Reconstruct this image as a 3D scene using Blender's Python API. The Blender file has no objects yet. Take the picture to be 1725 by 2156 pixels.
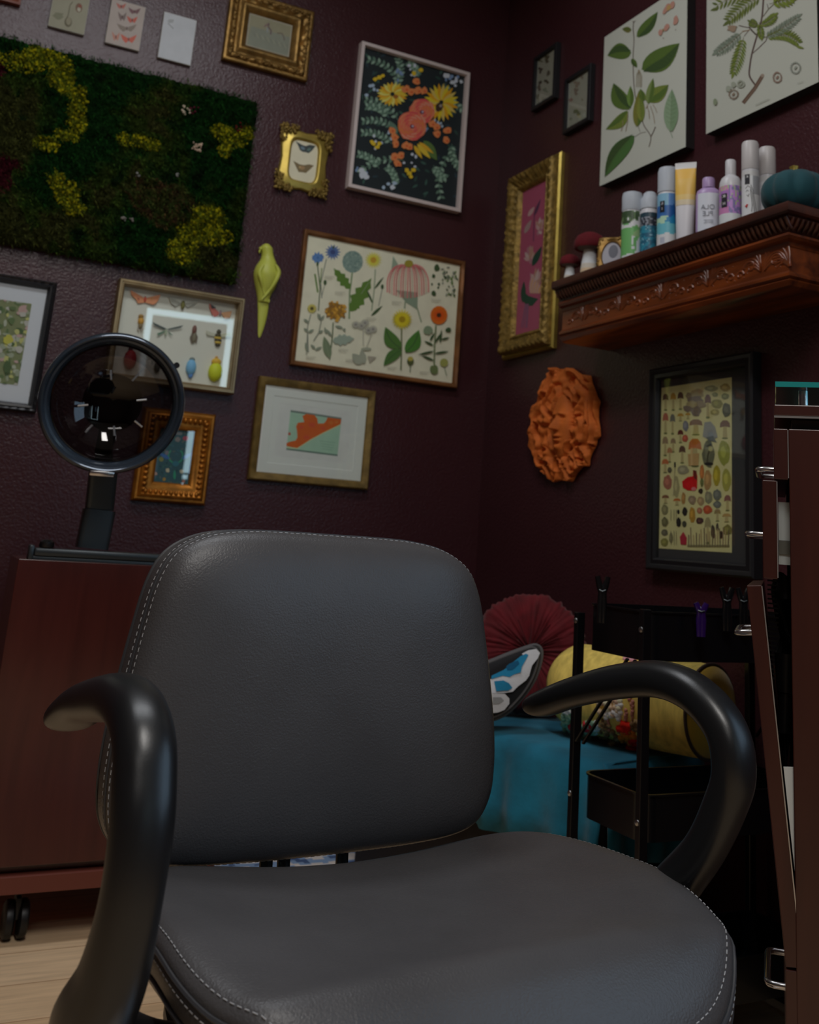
import bpy, bmesh, math, random
from mathutils import Vector, Matrix, noise

# ---------------------------------------------------------------- camera
S = bpy.context.scene
COL = S.collection
EYE = 0.85                                  # lens height above the floor
FPX, CX, CY = 2143.494, 945.683, 593.249    # focal length and optical centre measured on the 1725x2156 frame
RC = ((0.88555227, -0.45961332, 0.06747424),
      (0.17143472, 0.18834343, -0.96702476),
      (0.43174913, 0.8679184, 0.24558163))
cam = bpy.data.cameras.new('camera')
cam.sensor_fit = 'HORIZONTAL'; cam.sensor_width = 36.0
cam.lens = FPX / 1725 * 36.0
cam.shift_x = -(CX - 862.5) / 1725
cam.shift_y = -(1078 - CY) / 1725
cam.dof.use_dof = True; cam.dof.focus_distance = 1.30; cam.dof.aperture_fstop = 9.5
co = bpy.data.objects.new('camera', cam); COL.objects.link(co)
M3 = Matrix(((RC[0][0], -RC[1][0], -RC[2][0]), (RC[0][1], -RC[1][1], -RC[2][1]), (RC[0][2], -RC[1][2], -RC[2][2])))
co.matrix_world = Matrix.Translation((0, 0, EYE)) @ M3.to_4x4()
S.camera = co
cam.clip_start = 0.02

# ---------------------------------------------------------------- world, exposure, lights
S.view_settings.view_transform = 'Standard'
S.view_settings.look = 'None'
S.view_settings.gamma = 1.0
S.view_settings.use_curve_mapping = False
S.view_settings.exposure = 0.0
W = bpy.data.worlds.new('world'); S.world = W; W.use_nodes = True
W.node_tree.nodes['Background'].inputs[0].default_value = (0.5, 0.6, 0.75, 1)
W.node_tree.nodes['Background'].inputs[1].default_value = 0.02

def area(name, loc, size, power, col, target=None, rot=None, spread=None):
    l = bpy.data.lights.new(name, 'AREA'); l.shape = 'RECTANGLE'; l.size, l.size_y = size
    l.energy = power; l.color = col
    if spread: l.spread = math.radians(spread)
    o = bpy.data.objects.new(name, l); COL.objects.link(o); o.location = loc
    if target is not None:
        o.rotation_euler = (Vector(target) - Vector(loc)).to_track_quat('-Z', 'Y').to_euler()
    return o
area('ceiling_light_near_wall', (0.35, 1.9, 2.97), (1.2, 0.30), 14, (0.93, 0.96, 1.0), (0.35, 1.9, 0))
area('ceiling_light_over_chair', (0.2, 0.0, 2.97), (0.3, 1.2), 30, (1.0, 0.965, 0.92), (0.2, 0.1, 0))
area('ceiling_light_rear', (-0.8, -1.6, 2.97), (1.2, 0.3), 9, (1.0, 0.96, 0.92), (-0.8, -1.6, 0))
area('daylight_window', (1.715, -0.05, 1.5), (1.5, 1.1), 11, (0.50, 0.74, 1.0), (0, -0.05, 1.4))

WY, WX = 3.12, 1.7279                       # the picture wall (y = WY) and the shelf wall (x = WX)

def ray(px, py):
    c = ((px - CX) / FPX, (py - CY) / FPX, 1.0)
    return Vector([sum(RC[i][k] * c[i] for i in range(3)) for k in range(3)])
def at_y(px, py, Y):
    d = ray(px, py); t = Y / d[1]; return Vector((d[0] * t, Y, d[2] * t + EYE))
def at_x(px, py, X):
    d = ray(px, py); t = X / d[0]; return Vector((X, d[1] * t, d[2] * t + EYE))
def at_z(px, py, Z):
    d = ray(px, py); t = (Z - EYE) / d[2]; return Vector((d[0] * t, d[1] * t, Z))
def at_d(px, py, t):
    d = ray(px, py); return Vector((d[0] * t, d[1] * t, d[2] * t + EYE))

# ---------------------------------------------------------------- helpers
def lin(c):
    c = c / 255.0
    return c / 12.92 if c <= 0.04045 else ((c + 0.055) / 1.055) ** 2.4
def rgb(r, g, b): return (lin(r), lin(g), lin(b), 1.0)
def ph(r, g, b, k=2.3):
    """pigment from the colour it shows in the dim room"""
    return tuple(min(0.86, lin(v) * k) for v in (r, g, b)) + (1.0,)

MATS = {}
def mat(name, col=(0.5, 0.5, 0.5, 1), rough=0.6, metal=0.0, attr=False, bump=0.0, bscale=60, var=0.0, vscale=8,
        spec=0.5, coat=0.0, sheen=0.0, trans=0.0, ior=1.45, alpha=1.0, bdist=0.002, stretch=None, voronoi=False, detail=4, crough=0.1, rvar=0.0):
    if name in MATS: return MATS[name]
    m = bpy.data.materials.new(name); m.use_nodes = True
    nt = m.node_tree; N = nt.nodes; L = nt.links
    b = N['Principled BSDF']
    b.inputs['Base Color'].default_value = col
    b.inputs['Roughness'].default_value = rough
    b.inputs['Metallic'].default_value = metal
    b.inputs['Specular IOR Level'].default_value = spec
    b.inputs['IOR'].default_value = ior
    b.inputs['Coat Weight'].default_value = coat
    b.inputs['Coat Roughness'].default_value = crough
    b.inputs['Sheen Weight'].default_value = sheen
    b.inputs['Transmission Weight'].default_value = trans
    tc = N.new('ShaderNodeTexCoord'); mp = N.new('ShaderNodeMapping')
    L.new(tc.outputs['Object'], mp.inputs[0])
    if stretch: mp.inputs['Scale'].default_value = stretch
    src = None
    if attr:
        a = N.new('ShaderNodeAttribute'); a.attribute_name = 'Col'; src = a.outputs['Color']
    if var > 0:
        n = N.new('ShaderNodeTexNoise'); n.inputs['Scale'].default_value = vscale; n.inputs['Detail'].default_value = detail
        L.new(mp.outputs[0], n.inputs[0])
        mr = N.new('ShaderNodeMapRange'); mr.inputs[1].default_value = 0.3; mr.inputs[2].default_value = 0.7
        mr.inputs[3].default_value = 1 - var; mr.inputs[4].default_value = 1 + var
        L.new(n.outputs[0], mr.inputs[0])
        mx = N.new('ShaderNodeMix'); mx.data_type = 'RGBA'; mx.blend_type = 'MULTIPLY'; mx.inputs[0].default_value = 1.0
        if src: L.new(src, mx.inputs[6])
        else: mx.inputs[6].default_value = col
        L.new(mr.outputs[0], mx.inputs[7]); src = mx.outputs[2]
        if rvar > 0:
            m2 = N.new('ShaderNodeMapRange'); m2.inputs[3].default_value = rough - rvar; m2.inputs[4].default_value = rough + rvar
            L.new(n.outputs[0], m2.inputs[0]); L.new(m2.outputs[0], b.inputs['Roughness'])
    if src: L.new(src, b.inputs['Base Color'])
    if bump > 0:
        if voronoi:
            n = N.new('ShaderNodeTexVoronoi'); n.inputs['Scale'].default_value = bscale; out = n.outputs['Distance']
        else:
            n = N.new('ShaderNodeTexNoise'); n.inputs['Scale'].default_value = bscale; n.inputs['Detail'].default_value = detail; out = n.outputs[0]
        L.new(mp.outputs[0], n.inputs[0])
        bp = N.new('ShaderNodeBump'); bp.inputs['Strength'].default_value = bump; bp.inputs['Distance'].default_value = bdist
        L.new(out, bp.inputs['Height']); L.new(bp.outputs[0], b.inputs['Normal'])
    MATS[name] = m
    return m

def glassmat(name, tint=(1, 1, 1, 1), rough=0.0, ior=1.5, refl=None):
    if name in MATS: return MATS[name]
    m = bpy.data.materials.new(name); m.use_nodes = True; nt = m.node_tree; N = nt.nodes; L = nt.links
    for n in list(N):
        if n.type != 'OUTPUT_MATERIAL': N.remove(n)
    out = [n for n in N if n.type == 'OUTPUT_MATERIAL'][0]
    tr = N.new('ShaderNodeBsdfTransparent'); tr.inputs[0].default_value = tint
    gl = N.new('ShaderNodeBsdfGlossy'); gl.inputs['Roughness'].default_value = rough; gl.inputs[0].default_value = (1, 1, 1, 1)
    lw = N.new('ShaderNodeLayerWeight'); lw.inputs[0].default_value = 0.5
    pw = N.new('ShaderNodeMath'); pw.operation = 'POWER'; pw.inputs[1].default_value = 5; L.new(lw.outputs['Facing'], pw.inputs[0])
    fr = N.new('ShaderNodeMath'); fr.operation = 'MULTIPLY_ADD'; fr.inputs[1].default_value = 0.96; fr.inputs[2].default_value = 0.035; L.new(pw.outputs[0], fr.inputs[0])
    mx = N.new('ShaderNodeMixShader'); L.new(fr.outputs[0], mx.inputs[0])
    L.new(tr.outputs[0], mx.inputs[1]); L.new(gl.outputs[0], mx.inputs[2]); L.new(mx.outputs[0], out.inputs[0])
    MATS[name] = m; return m

class MB:
    def __init__(s):
        s.bm = bmesh.new(); s.cl = s.bm.loops.layers.float_color.new('Col'); s.col = (0.8, 0.8, 0.8, 1); s.mi = 0
    def v(s, co): return s.bm.verts.new(co)
    def f(s, vs, col=None):
        try: f = s.bm.faces.new(vs)
        except ValueError: return None
        f.material_index = s.mi; c = col or s.col
        for l in f.loops: l[s.cl] = c
        return f
    def poly(s, pts, col=None): return s.f([s.v(p) for p in pts], col)
    def box(s, lo, hi, M=None, col=None):
        x0, y0, z0 = lo; x1, y1, z1 = hi
        P = [(x0, y0, z0), (x1, y0, z0), (x1, y1, z0), (x0, y1, z0), (x0, y0, z1), (x1, y0, z1), (x1, y1, z1), (x0, y1, z1)]
        V = [s.v(M @ Vector(p) if M else p) for p in P]
        for q in ((3, 2, 1, 0), (4, 5, 6, 7), (0, 1, 5, 4), (1, 2, 6, 5), (2, 3, 7, 6), (3, 0, 4, 7)):
            s.f([V[i] for i in q], col)
    def bbox(s, lo, hi, r=0.003, M=None, seg=2):
        """box with rounded edges"""
        t = bmesh.new(); bmesh.ops.create_cube(t, size=1)
        for v in t.verts: v.co = Vector([(lo[i] + hi[i]) / 2 + v.co[i] * (hi[i] - lo[i]) for i in range(3)])
        bmesh.ops.bevel(t, geom=t.edges[:], offset=r, segments=seg, profile=0.5, affect='EDGES')
        s.merge(t, M)
    def merge(s, t, M=None, col=None):
        mp = {}
        for v in t.verts: mp[v] = s.v(M @ v.co if M else v.co)
        for f in t.faces: s.f([mp[v] for v in f.verts], col)
        t.free()
    def rings(s, R, cap0=True, cap1=True, closed=True, cols=None):
        VR = [[s.v(p) for p in r] for r in R]
        n = len(R[0])
        for i in range(len(VR) - 1):
            a, b = VR[i], VR[i + 1]
            for j in range(n if closed else n - 1):
                k = (j + 1) % n
                s.f([a[j], a[k], b[k], b[j]], cols[i] if cols else None)
        if cap0: s.f(VR[0][::-1], cols[0] if cols else None)
        if cap1: s.f(VR[-1], cols[-1] if cols else None)
        return VR
    def lathe(s, prof, c=(0, 0, 0), n=24, M=None, cols=None, cap0=True, cap1=True, fn=None):
        R = []
        for r, z in prof:
            ring = []
            for j in range(n):
                a = 2 * math.pi * j / n; rr = r * (fn(a, z) if fn else 1)
                p = Vector((c[0] + rr * math.cos(a), c[1] + rr * math.sin(a), c[2] + z))
                ring.append(M @ p if M else p)
            R.append(ring)
        return s.rings(R, cap0, cap1, True, cols)
    def tube(s, pts, rad, n=10, up=(0, 0, 1), flat=1.0, caps=True, M=None, cols=None, sq=2.0, side=None):
        """sweep; rad scalar or list of r or (side, normal) radii; the side axis is perpendicular to the path and to 'up'"""
        pts = [Vector(p) for p in pts]; R = []
        for i, p in enumerate(pts):
            t = (pts[min(i + 1, len(pts) - 1)] - pts[max(i - 1, 0)]).normalized()
            u = Vector(up); sd = t.cross(u)
            if sd.length < 1e-4: sd = t.cross(Vector((1, 0, 0)))
            sd.normalize(); nn = sd.cross(t).normalized()
            if side is not None:
                nn = Vector(side).cross(t).normalized(); sd = t.cross(nn).normalized()
            r = rad[i] if isinstance(rad, (list, tuple)) and not isinstance(rad, float) else rad
            ra, rb = r if isinstance(r, tuple) else (r, r * flat)
            ring = []
            for j in range(n):
                a = 2 * math.pi * j / n; ca, sa = math.cos(a), math.sin(a)
                if sq != 2.0:
                    ca = math.copysign(abs(ca) ** (2 / sq), ca); sa = math.copysign(abs(sa) ** (2 / sq), sa)
                q = p + sd * ra * ca + nn * rb * sa
                ring.append(M @ q if M else q)
            R.append(ring)
        return s.rings(R, caps, caps, True, cols)
    def ball(s, c, r, M=None, sub=2, col=None):
        t = bmesh.new(); bmesh.ops.create_icosphere(t, subdivisions=sub, radius=1)
        rr = r if isinstance(r, (tuple, list)) else (r, r, r)
        for v in t.verts: v.co = Vector((c[0] + v.co.x * rr[0], c[1] + v.co.y * rr[1], c[2] + v.co.z * rr[2]))
        s.merge(t, M, col)
    def build(s, name, m, parent=None, smooth=True, angle=40, sub=0, recalc=True):
        if recalc: bmesh.ops.recalc_face_normals(s.bm, faces=s.bm.faces[:])
        me = bpy.data.meshes.new(name); s.bm.to_mesh(me); s.bm.free()
        for x in (m if isinstance(m, (list, tuple)) else [m]): me.materials.append(x)
        o = bpy.data.objects.new(name, me); COL.objects.link(o)
        if parent: o.parent = parent
        if smooth:
            for p in me.polygons: p.use_smooth = True
            me.set_sharp_from_angle(angle=math.radians(angle))
        if sub:
            md = o.modifiers.new('subdivision', 'SUBSURF'); md.levels = sub; md.render_levels = sub
        return o

def thing(name, label, cat, loc=(0, 0, 0), rotz=0.0, group=None):
    o = bpy.data.objects.new(name, None); COL.objects.link(o); o.empty_display_size = 0.05
    o.location = loc; o.rotation_euler = (0, 0, rotz)
    return tag(o, label, cat, group)
def tag(o, label, cat, group=None):
    o['label'] = label; o['category'] = cat
    if group: o['group'] = group
    return o
def struct(o):
    o['kind'] = 'structure'; return o
def spline(P, n=8):
    """Catmull-Rom through P (tuples of any length)"""
    out = []
    Q = [P[0]] + list(P) + [P[-1]]
    for i in range(1, len(Q) - 2):
        a, b, c, d = Q[i - 1], Q[i], Q[i + 1], Q[i + 2]
        for k in range(n):
            t = k / n
            out.append(tuple(0.5 * ((2 * b[j]) + (-a[j] + c[j]) * t + (2 * a[j] - 5 * b[j] + 4 * c[j] - d[j]) * t * t +
                                    (-a[j] + 3 * b[j] - 3 * c[j] + d[j]) * t ** 3) for j in range(len(b))))
    out.append(tuple(P[-1]))
    return out
def text_mesh(mb, body, size, M, col, mirror=False):
    c = bpy.data.curves.new('letters', 'FONT'); c.body = body; c.size = size; c.align_x = 'CENTER'; c.align_y = 'CENTER'; c.extrude = 0.0002
    o = bpy.data.objects.new('letters', c); COL.objects.link(o)
    me = bpy.data.meshes.new_from_object(o)
    t = bmesh.new(); t.from_mesh(me)
    if mirror:
        for v in t.verts: v.co.x = -v.co.x
    mb.merge(t, M, col)
    bpy.data.objects.remove(o); bpy.data.curves.remove(c); bpy.data.meshes.remove(me)

# ---------------------------------------------------------------- materials
m_print = mat('printed_paper', attr=True, rough=0.75, var=0.04, vscale=30, spec=0.25)
m_paint = mat('painted_surface', attr=True, rough=0.5, spec=0.4)
m_canvas = mat('canvas_print', attr=True, rough=0.8, bump=0.15, bscale=900, spec=0.2)
m_glass = glassmat('picture_glass', (0.97, 0.985, 0.975, 1))
m_gold = mat('old_gold', rgb(142, 110, 60), 0.42, 0.75, bump=0.5, bscale=90, var=0.35, vscale=25, bdist=0.003)
m_goldbright = mat('bright_gold', rgb(186, 162, 80), 0.38, 0.7, bump=0.2, bscale=70, var=0.2, vscale=18)
m_goldamber = mat('amber_gold', rgb(170, 108, 36), 0.4, 0.65, bump=0.3, bscale=60, var=0.3, vscale=30)
m_bronze = mat('bronze_wood', rgb(125, 82, 45), 0.45, 0.35, bump=0.35, bscale=60, var=0.35, vscale=14)
m_olive = mat('olive_gold', rgb(128, 104, 55), 0.5, 0.4, bump=0.4, bscale=80, var=0.3, vscale=35)
m_champ = mat('champagne_gold', rgb(160, 140, 105), 0.35, 0.6, var=0.2, vscale=20)
m_blackframe = mat('black_frame', rgb(30, 30, 33), 0.35, 0.0, bump=0.2, bscale=60)
m_whiteframe = mat('white_frame', rgb(214, 200, 196), 0.5, bump=0.05, bscale=40)
m_blackmetal = mat('black_metal', rgb(22, 23, 26), 0.38, 0.2, spec=0.5)
m_screw = mat('screw_steel', rgb(190, 190, 190), 0.3, 1.0)
m_chrome = mat('chrome', rgb(205, 205, 208), 0.22, 1.0)

# ---------------------------------------------------------------- room shell
m_wall = mat('burgundy_wall', rgb(64, 33, 37), 0.30, bump=0.8, bscale=135, bdist=0.0022, var=0.06, vscale=3, spec=0.5, detail=3)
m_ceil = mat('ceiling_paint', rgb(190, 185, 180), 0.9)
m_rear = mat('rear_wall_paint', rgb(90, 72, 72), 0.8)
def floor_mat():
    m = bpy.data.materials.new('wood_floor'); m.use_nodes = True; nt = m.node_tree; N = nt.nodes; L = nt.links
    b = N['Principled BSDF']; b.inputs['Roughness'].default_value = 0.42
    tc = N.new('ShaderNodeTexCoord'); mp = N.new('ShaderNodeMapping'); L.new(tc.outputs['Object'], mp.inputs[0])
    br = N.new('ShaderNodeTexBrick'); br.inputs['Scale'].default_value = 1.0; br.inputs['Brick Width'].default_value = 1.2; br.inputs['Row Height'].default_value = 0.15
    br.inputs['Mortar Size'].default_value = 0.0015; br.inputs['Color1'].default_value = rgb(236, 204, 165); br.inputs['Color2'].default_value = rgb(224, 188, 146); br.inputs['Mortar'].default_value = rgb(180, 140, 104)
    L.new(mp.outputs[0], br.inputs[0])
    m2 = N.new('ShaderNodeMapping'); m2.inputs['Scale'].default_value = (2.0, 22, 1); L.new(tc.outputs['Object'], m2.inputs[0])
    n = N.new('ShaderNodeTexNoise'); n.inputs['Scale'].default_value = 3; n.inputs['Detail'].default_value = 6; L.new(m2.outputs[0], n.inputs[0])
    mr = N.new('ShaderNodeMapRange'); mr.inputs[1].default_value = 0.3; mr.inputs[2].default_value = 0.7; mr.inputs[3].default_value = 0.82; mr.inputs[4].default_value = 1.1; L.new(n.outputs[0], mr.inputs[0])
    mx = N.new('ShaderNodeMix'); mx.data_type = 'RGBA'; mx.blend_type = 'MULTIPLY'; mx.inputs[0].default_value = 1
    L.new(br.outputs[0], mx.inputs[6]); L.new(mr.outputs[0], mx.inputs[7]); L.new(mx.outputs[2], b.inputs['Base Color'])
    return m
X0, Y0, H = -2.6, -3.3, 3.0
def slab(name, lo, hi, m):
    b = MB(); b.box(lo, hi); return struct(b.build(name, m, smooth=False))
slab('floor', (X0 - .1, Y0 - .1, -0.1), (WX + .1, WY + .1, 0), floor_mat())
slab('ceiling', (X0 - .1, Y0 - .1, H), (WX + .1, WY + .1, H + .1), m_ceil)
slab('wall_back', (X0 - .1, WY, 0), (WX + .1, WY + .1, H), m_wall)
b = MB()                                    # the picture wall on the right, with the window opening behind the camera
for lo_, hi_ in (((WX, .72, 0), (WX + .1, WY, H)), ((WX, Y0 - .1, 0), (WX + .1, -.82, H)), ((WX, -.82, 0), (WX + .1, .72, .93)), ((WX, -.82, 2.07), (WX + .1, .72, H))): b.box(lo_, hi_)
struct(b.build('wall_right', m_wall, smooth=False))
slab('wall_left', (X0 - .1, Y0 - .1, 0), (X0, WY, H), m_rear)
slab('wall_front', (X0, Y0 - .1, 0), (WX, Y0, H), m_rear)
b = MB()
for lo_, hi_ in (((WX - .01, -.82, .93), (WX + .06, -.78, 2.07)), ((WX - .01, .68, .93), (WX + .06, .72, 2.07)), ((WX - .01, -.78, 2.03), (WX + .06, .68, 2.07)), ((WX - .01, -.78, .93), (WX + .06, .68, .97))): b.box(lo_, hi_)
struct(b.build('window_1', m_whiteframe, smooth=False))
def emis(name, col, st):
    m = bpy.data.materials.new(name); m.use_nodes = True; b_ = m.node_tree.nodes['Principled BSDF']
    b_.inputs['Emission Color'].default_value = col; b_.inputs['Emission Strength'].default_value = st; return m
# unseen lit mirror, added so the picture glass shows bright strips of reflection
t = thing('added_lit_mirror', 'added unseen mirror with a glowing border, there to reflect as bright strips in the picture glass', 'mirror', (1.305, Y0 + .001, 1.93))
b = MB(); b.box((-.395, 0, -.79), (.395, .02, .79)); b.build('backboard', m_blackmetal, t, False)
b = MB(); b.box((-.34, .0205, -.72), (.34, .024, .72)); b.build('mirror_glass', mat('mirror_silver', rgb(120, 120, 122), .02, 1.0), t, False)
b = MB()
for lo_, hi_ in (((-.395, .0205, -.79), (-.341, .03, .79)), ((.341, .0205, -.79), (.395, .03, .79)), ((-.341, .0205, .736), (.341, .03, .79))): b.box(lo_, hi_)
b.build('added_glow_border', emis('added_border_glow', (.62, .88, 1, 1), 5.0), t, False)
b = MB(); b.box((X0, WY - 0.012, 0), (WX, WY, 0.09)); struct(b.build('baseboard_back', mat('baseboard', rgb(40, 25, 27), 0.5), smooth=False))
b = MB(); b.box((WX - 0.012, Y0, 0), (WX, WY - 0.012, 0.09)); struct(b.build('baseboard_right', MATS['baseboard'], smooth=False))

# ---------------------------------------------------------------- pictures on the walls
class Pic:
    """a thing hung on a wall; local x to the viewer's right, y into the wall, z up"""
    def __init__(s, wall, quad, depth, name, label, cat, group=None):
        s.wall, s.d = wall, depth
        U = [None if q is None else s.uz(q[0], q[1], depth) for q in quad]
        mean = lambda L: sum(L) / len(L)
        s.u0 = mean([U[i][0] for i in (0, 3) if U[i]]) if (U[0] or U[3]) else None
        s.u1 = mean([U[i][0] for i in (1, 2) if U[i]])
        s.z1 = mean([U[i][1] for i in (0, 1) if U[i]]) if (U[0] or U[1]) else None
        s.z0 = mean([U[i][1] for i in (2, 3) if U[i]])
        s.name, s.label, s.cat, s.group = name, label, cat, group
    def uz(s, px, py, depth):
        if s.wall == 'A': p = at_y(px, py, WY - depth); return p.x, p.z
        p = at_x(px, py, WX - depth); return -p.y, p.z
    def make(s, u0=None, z1=None):
        if u0 is not None: s.u0 = u0
        if z1 is not None: s.z1 = z1
        s.w, s.h = s.u1 - s.u0, s.z1 - s.z0
        s.uc, s.zc = (s.u0 + s.u1) / 2, (s.z0 + s.z1) / 2
        loc = (s.uc, WY - 0.001, s.zc) if s.wall == 'A' else (WX - 0.001, -s.uc, s.zc)
        s.t = thing(s.name, s.label, s.cat, loc, 0 if s.wall == 'A' else -math.pi / 2, s.group)
        return s
    def L(s, px, py, depth):
        u, z = s.uz(px, py, depth); return u - s.uc, z - s.zc
    def rect(s, quad, depth):
        P = [s.L(q[0], q[1], depth) for q in quad]
        return (P[0][0] + P[3][0]) / 2, (P[1][0] + P[2][0]) / 2, (P[2][1] + P[3][1]) / 2, (P[0][1] + P[1][1]) / 2

def frame_part(pic, prof, m, name='frame', seg=0.0, disp=None, rect=None, angle=35):
    """mitred moulding; prof = [(inset, depth off the wall)], swept round the rectangle"""
    x0, x1, z0, z1 = rect or (-pic.w / 2, pic.w / 2, -pic.h / 2, pic.h / 2)
    b = MB()
    def ringpts(i, d):
        C = [(x0 + i, z0 + i), (x1 - i, z0 + i), (x1 - i, z1 - i), (x0 + i, z1 - i)]; out = []
        for k in range(4):
            a, c = C[k], C[(k + 1) % 4]
            full = ((x1 - x0), (z1 - z0))[k % 2]
            n = max(1, int(full / seg)) if seg else 1
            for j in range(n):
                t = j / n; out.append((a[0] + (c[0] - a[0]) * t, a[1] + (c[1] - a[1]) * t, k, t * full))
        R = []
        for (x, z, k, sl) in out:
            dd = d
            if disp: dd += disp(i, d, x, z, k, sl)
            R.append((x, -dd, z))
        return R
    b.rings([ringpts(i, d) for i, d in prof], False, False)
    return b, (x0, x1, z0, z1), lambda: b.build(name, m, pic.t, True, angle)

def panel_part(pic, name, rect, d0, d1, m, col=None):
    b = MB(); 
    if col: b.col = col
    b.box((rect[0], -d1, rect[2]), (rect[1], -d0, rect[3])); return b.build(name, m, pic.t, False)

class Art:
    """flat painting made of many coloured shapes; coordinates are read off the photograph's own picture and laid on the picture's plane"""
    def __init__(s, pic, depth, cs=(0, 0, 1.0), step=6e-6, clip=None):
        s.p, s.d, s.cs, s.b, s.n, s.step, s.clip = pic, depth, cs, MB(), 0, step, clip
        s.r = random.Random(7)
    def pt(s, x, y):
        ox, oy, k = s.cs; u, z = s.p.L(ox + x / k, oy + y / k, s.d)
        if s.clip:
            u = min(max(u, s.clip[0]), s.clip[1]); z = min(max(z, s.clip[2]), s.clip[3])
        return u, z
    def poly(s, P, col):
        col = tuple(v * .84 for v in col[:3]) + (1.0,)
        s.n += 1; y = -(s.d + s.n * s.step)
        V = []; last = None
        for x, yy in P:
            u, z = s.pt(x, yy)
            if last and abs(u - last[0]) + abs(z - last[1]) < 1e-6: continue
            last = (u, z); V.append((u, y, z))
        if len(V) > 2: s.b.poly(V, col)
    def rectfill(s, R, col):
        s.n += 1; y = -(s.d + s.n * s.step)
        s.b.poly([(R[0], y, R[2]), (R[1], y, R[2]), (R[1], y, R[3]), (R[0], y, R[3])], col)
    def ell(s, x, y, rx, ry, col, rot=0, n=14, jit=0.0):
        c, q = math.cos(rot), math.sin(rot); P = []
        for i in range(n):
            a = 2 * math.pi * i / n; k = 1 + s.r.uniform(-jit, jit)
            ex, ey = rx * k * math.cos(a), ry * k * math.sin(a); P.append((x + ex * c - ey * q, y + ex * q + ey * c))
        s.poly(P, col)
    def leaf(s, x0, y0, x1, y1, w, col, bend=0.0, vein=None, teeth=0):
        dx, dy = x1 - x0, y1 - y0; l = math.hypot(dx, dy); nx, ny = -dy / l, dx / l; n = 9; A, B, Mid = [], [], []
        for i in range(n + 1):
            t = i / n; ww = w * 0.5 * (math.sin(math.pi * t ** 0.8)) ** 0.9 if 0 < t < 1 else 0
            if teeth and i % 2: ww *= 1 + teeth
            o = bend * l * math.sin(math.pi * t)
            cx, cy = x0 + dx * t + nx * o, y0 + dy * t + ny * o
            A.append((cx + nx * ww, cy + ny * ww)); B.append((cx - nx * ww, cy - ny * ww)); Mid.append((cx, cy))
        s.poly(A + B[::-1][1:-1], col)
        if vein: s.line(Mid[:-1], max(1.0, w * 0.06), vein)
    def line(s, P, w, col):
        for i in range(len(P) - 1):
            (x0, y0), (x1, y1) = P[i], P[i + 1]; dx, dy = x1 - x0, y1 - y0; l = math.hypot(dx, dy) or 1
            nx, ny = -dy / l * w / 2, dx / l * w / 2
            s.poly([(x0 + nx, y0 + ny), (x1 + nx, y1 + ny), (x1 - nx, y1 - ny), (x0 - nx, y0 - ny)], col)
    def flower(s, x, y, r, n, col, w=None, mid=None, rm=None, a0=0.0, sq=1.0, cols=None):
        for i in range(n):
            a = a0 + 2 * math.pi * i / n; c = cols[i % len(cols)] if cols else col
            s.leaf(x + r * .15 * math.cos(a), y + r * .15 * math.sin(a) * sq, x + r * math.cos(a), y + r * math.sin(a) * sq, w or r * .5, c)
        if mid: s.ell(x, y, rm or r * .25, (rm or r * .25) * sq, mid)
    def build(s, name='artwork', m=None): return s.b.build(name, m or m_print, s.p.t, False, recalc=False)
def K(r, g, b, k=2.3): return ph(r, g, b, k)

PAPER = K(158, 157, 138)
# --- botanical chart in a bronze wood frame
p = Pic('A', [(643.6, 480.7), (983, 552), (961, 818), (612, 766)], 0.022, 'framed_chart', 'wide framed chart of wildflowers on cream paper in a bronze wood frame', 'picture').make()
_, R, fin = frame_part(p, [(0, 0), (0, .02), (.003, .022), (.011, .020), (.015, .015), (.017, .009)], m_bronze, seg=.03, disp=lambda i, d, x, z, k, sl: 0.0012 * noise.noise((x * 40, z * 40, i * 90))); fin()
rc = p.rect([(655.7, 495.3), (972, 559.8), (952.8, 804.5), (627.7, 753.4)], 0.011)
panel_part(p, 'backing', (-p.w / 2 + .006, p.w / 2 - .006, -p.h / 2 + .006, p.h / 2 - .006), 0.001, 0.009, m_blackframe)
a = Art(p, .0095, (590, 460, 4.107)); inn = (-p.w / 2 + .0165, p.w / 2 - .0165, -p.h / 2 + .0165, p.h / 2 - .0165)
a.clip = inn; a.rectfill(inn, PAPER)
GR, GD, GL, BL, GY = K(72, 98, 42), K(48, 66, 40), K(104, 116, 92), K(55, 85, 125), K(92, 98, 88)
def sk(P, w=7, c=GY): a.line(P, w, c)
sk([(322, 400), (345, 600), (330, 800)], 9, GD); sk([(400, 350), (350, 560), (360, 690)], 8); sk([(300, 480), (325, 640)], 14, GR); sk([(360, 430), (345, 560)], 8, GR)
a.ell(325, 342, 52, 38, BL, jit=.12); a.flower(325, 340, 55, 9, K(70, 100, 140), 22); a.ell(322, 395, 10, 22, GD)
a.flower(455, 292, 70, 14, K(64, 84, 122), 18, K(50, 60, 95), 22); a.ell(460, 250, 8, 14, GD); a.ell(388, 555, 14, 24, GD); sk([(385, 575), (355, 690)], 6)
a.ell(626, 375, 90, 96, K(98, 116, 108)); 
for i in range(60):
    q = a.r.uniform(0, 6.28); rr = 85 * math.sqrt(a.r.random()); a.ell(626 + rr * math.cos(q), 375 + rr * math.sin(q), 7, 7, K(84, 104, 98) if i % 2 else K(112, 128, 118), n=6)
sk([(622, 470), (612, 560), (600, 640), (596, 870)], 13, K(92, 110, 78))
a.leaf(605, 610, 460, 430, 60, GR, teeth=.7); a.leaf(605, 800, 790, 515, 85, GR, teeth=.8, vein=GL); a.leaf(600, 800, 740, 640, 60, GR, teeth=.8); a.leaf(598, 800, 710, 720, 40, GR, teeth=.6)
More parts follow.
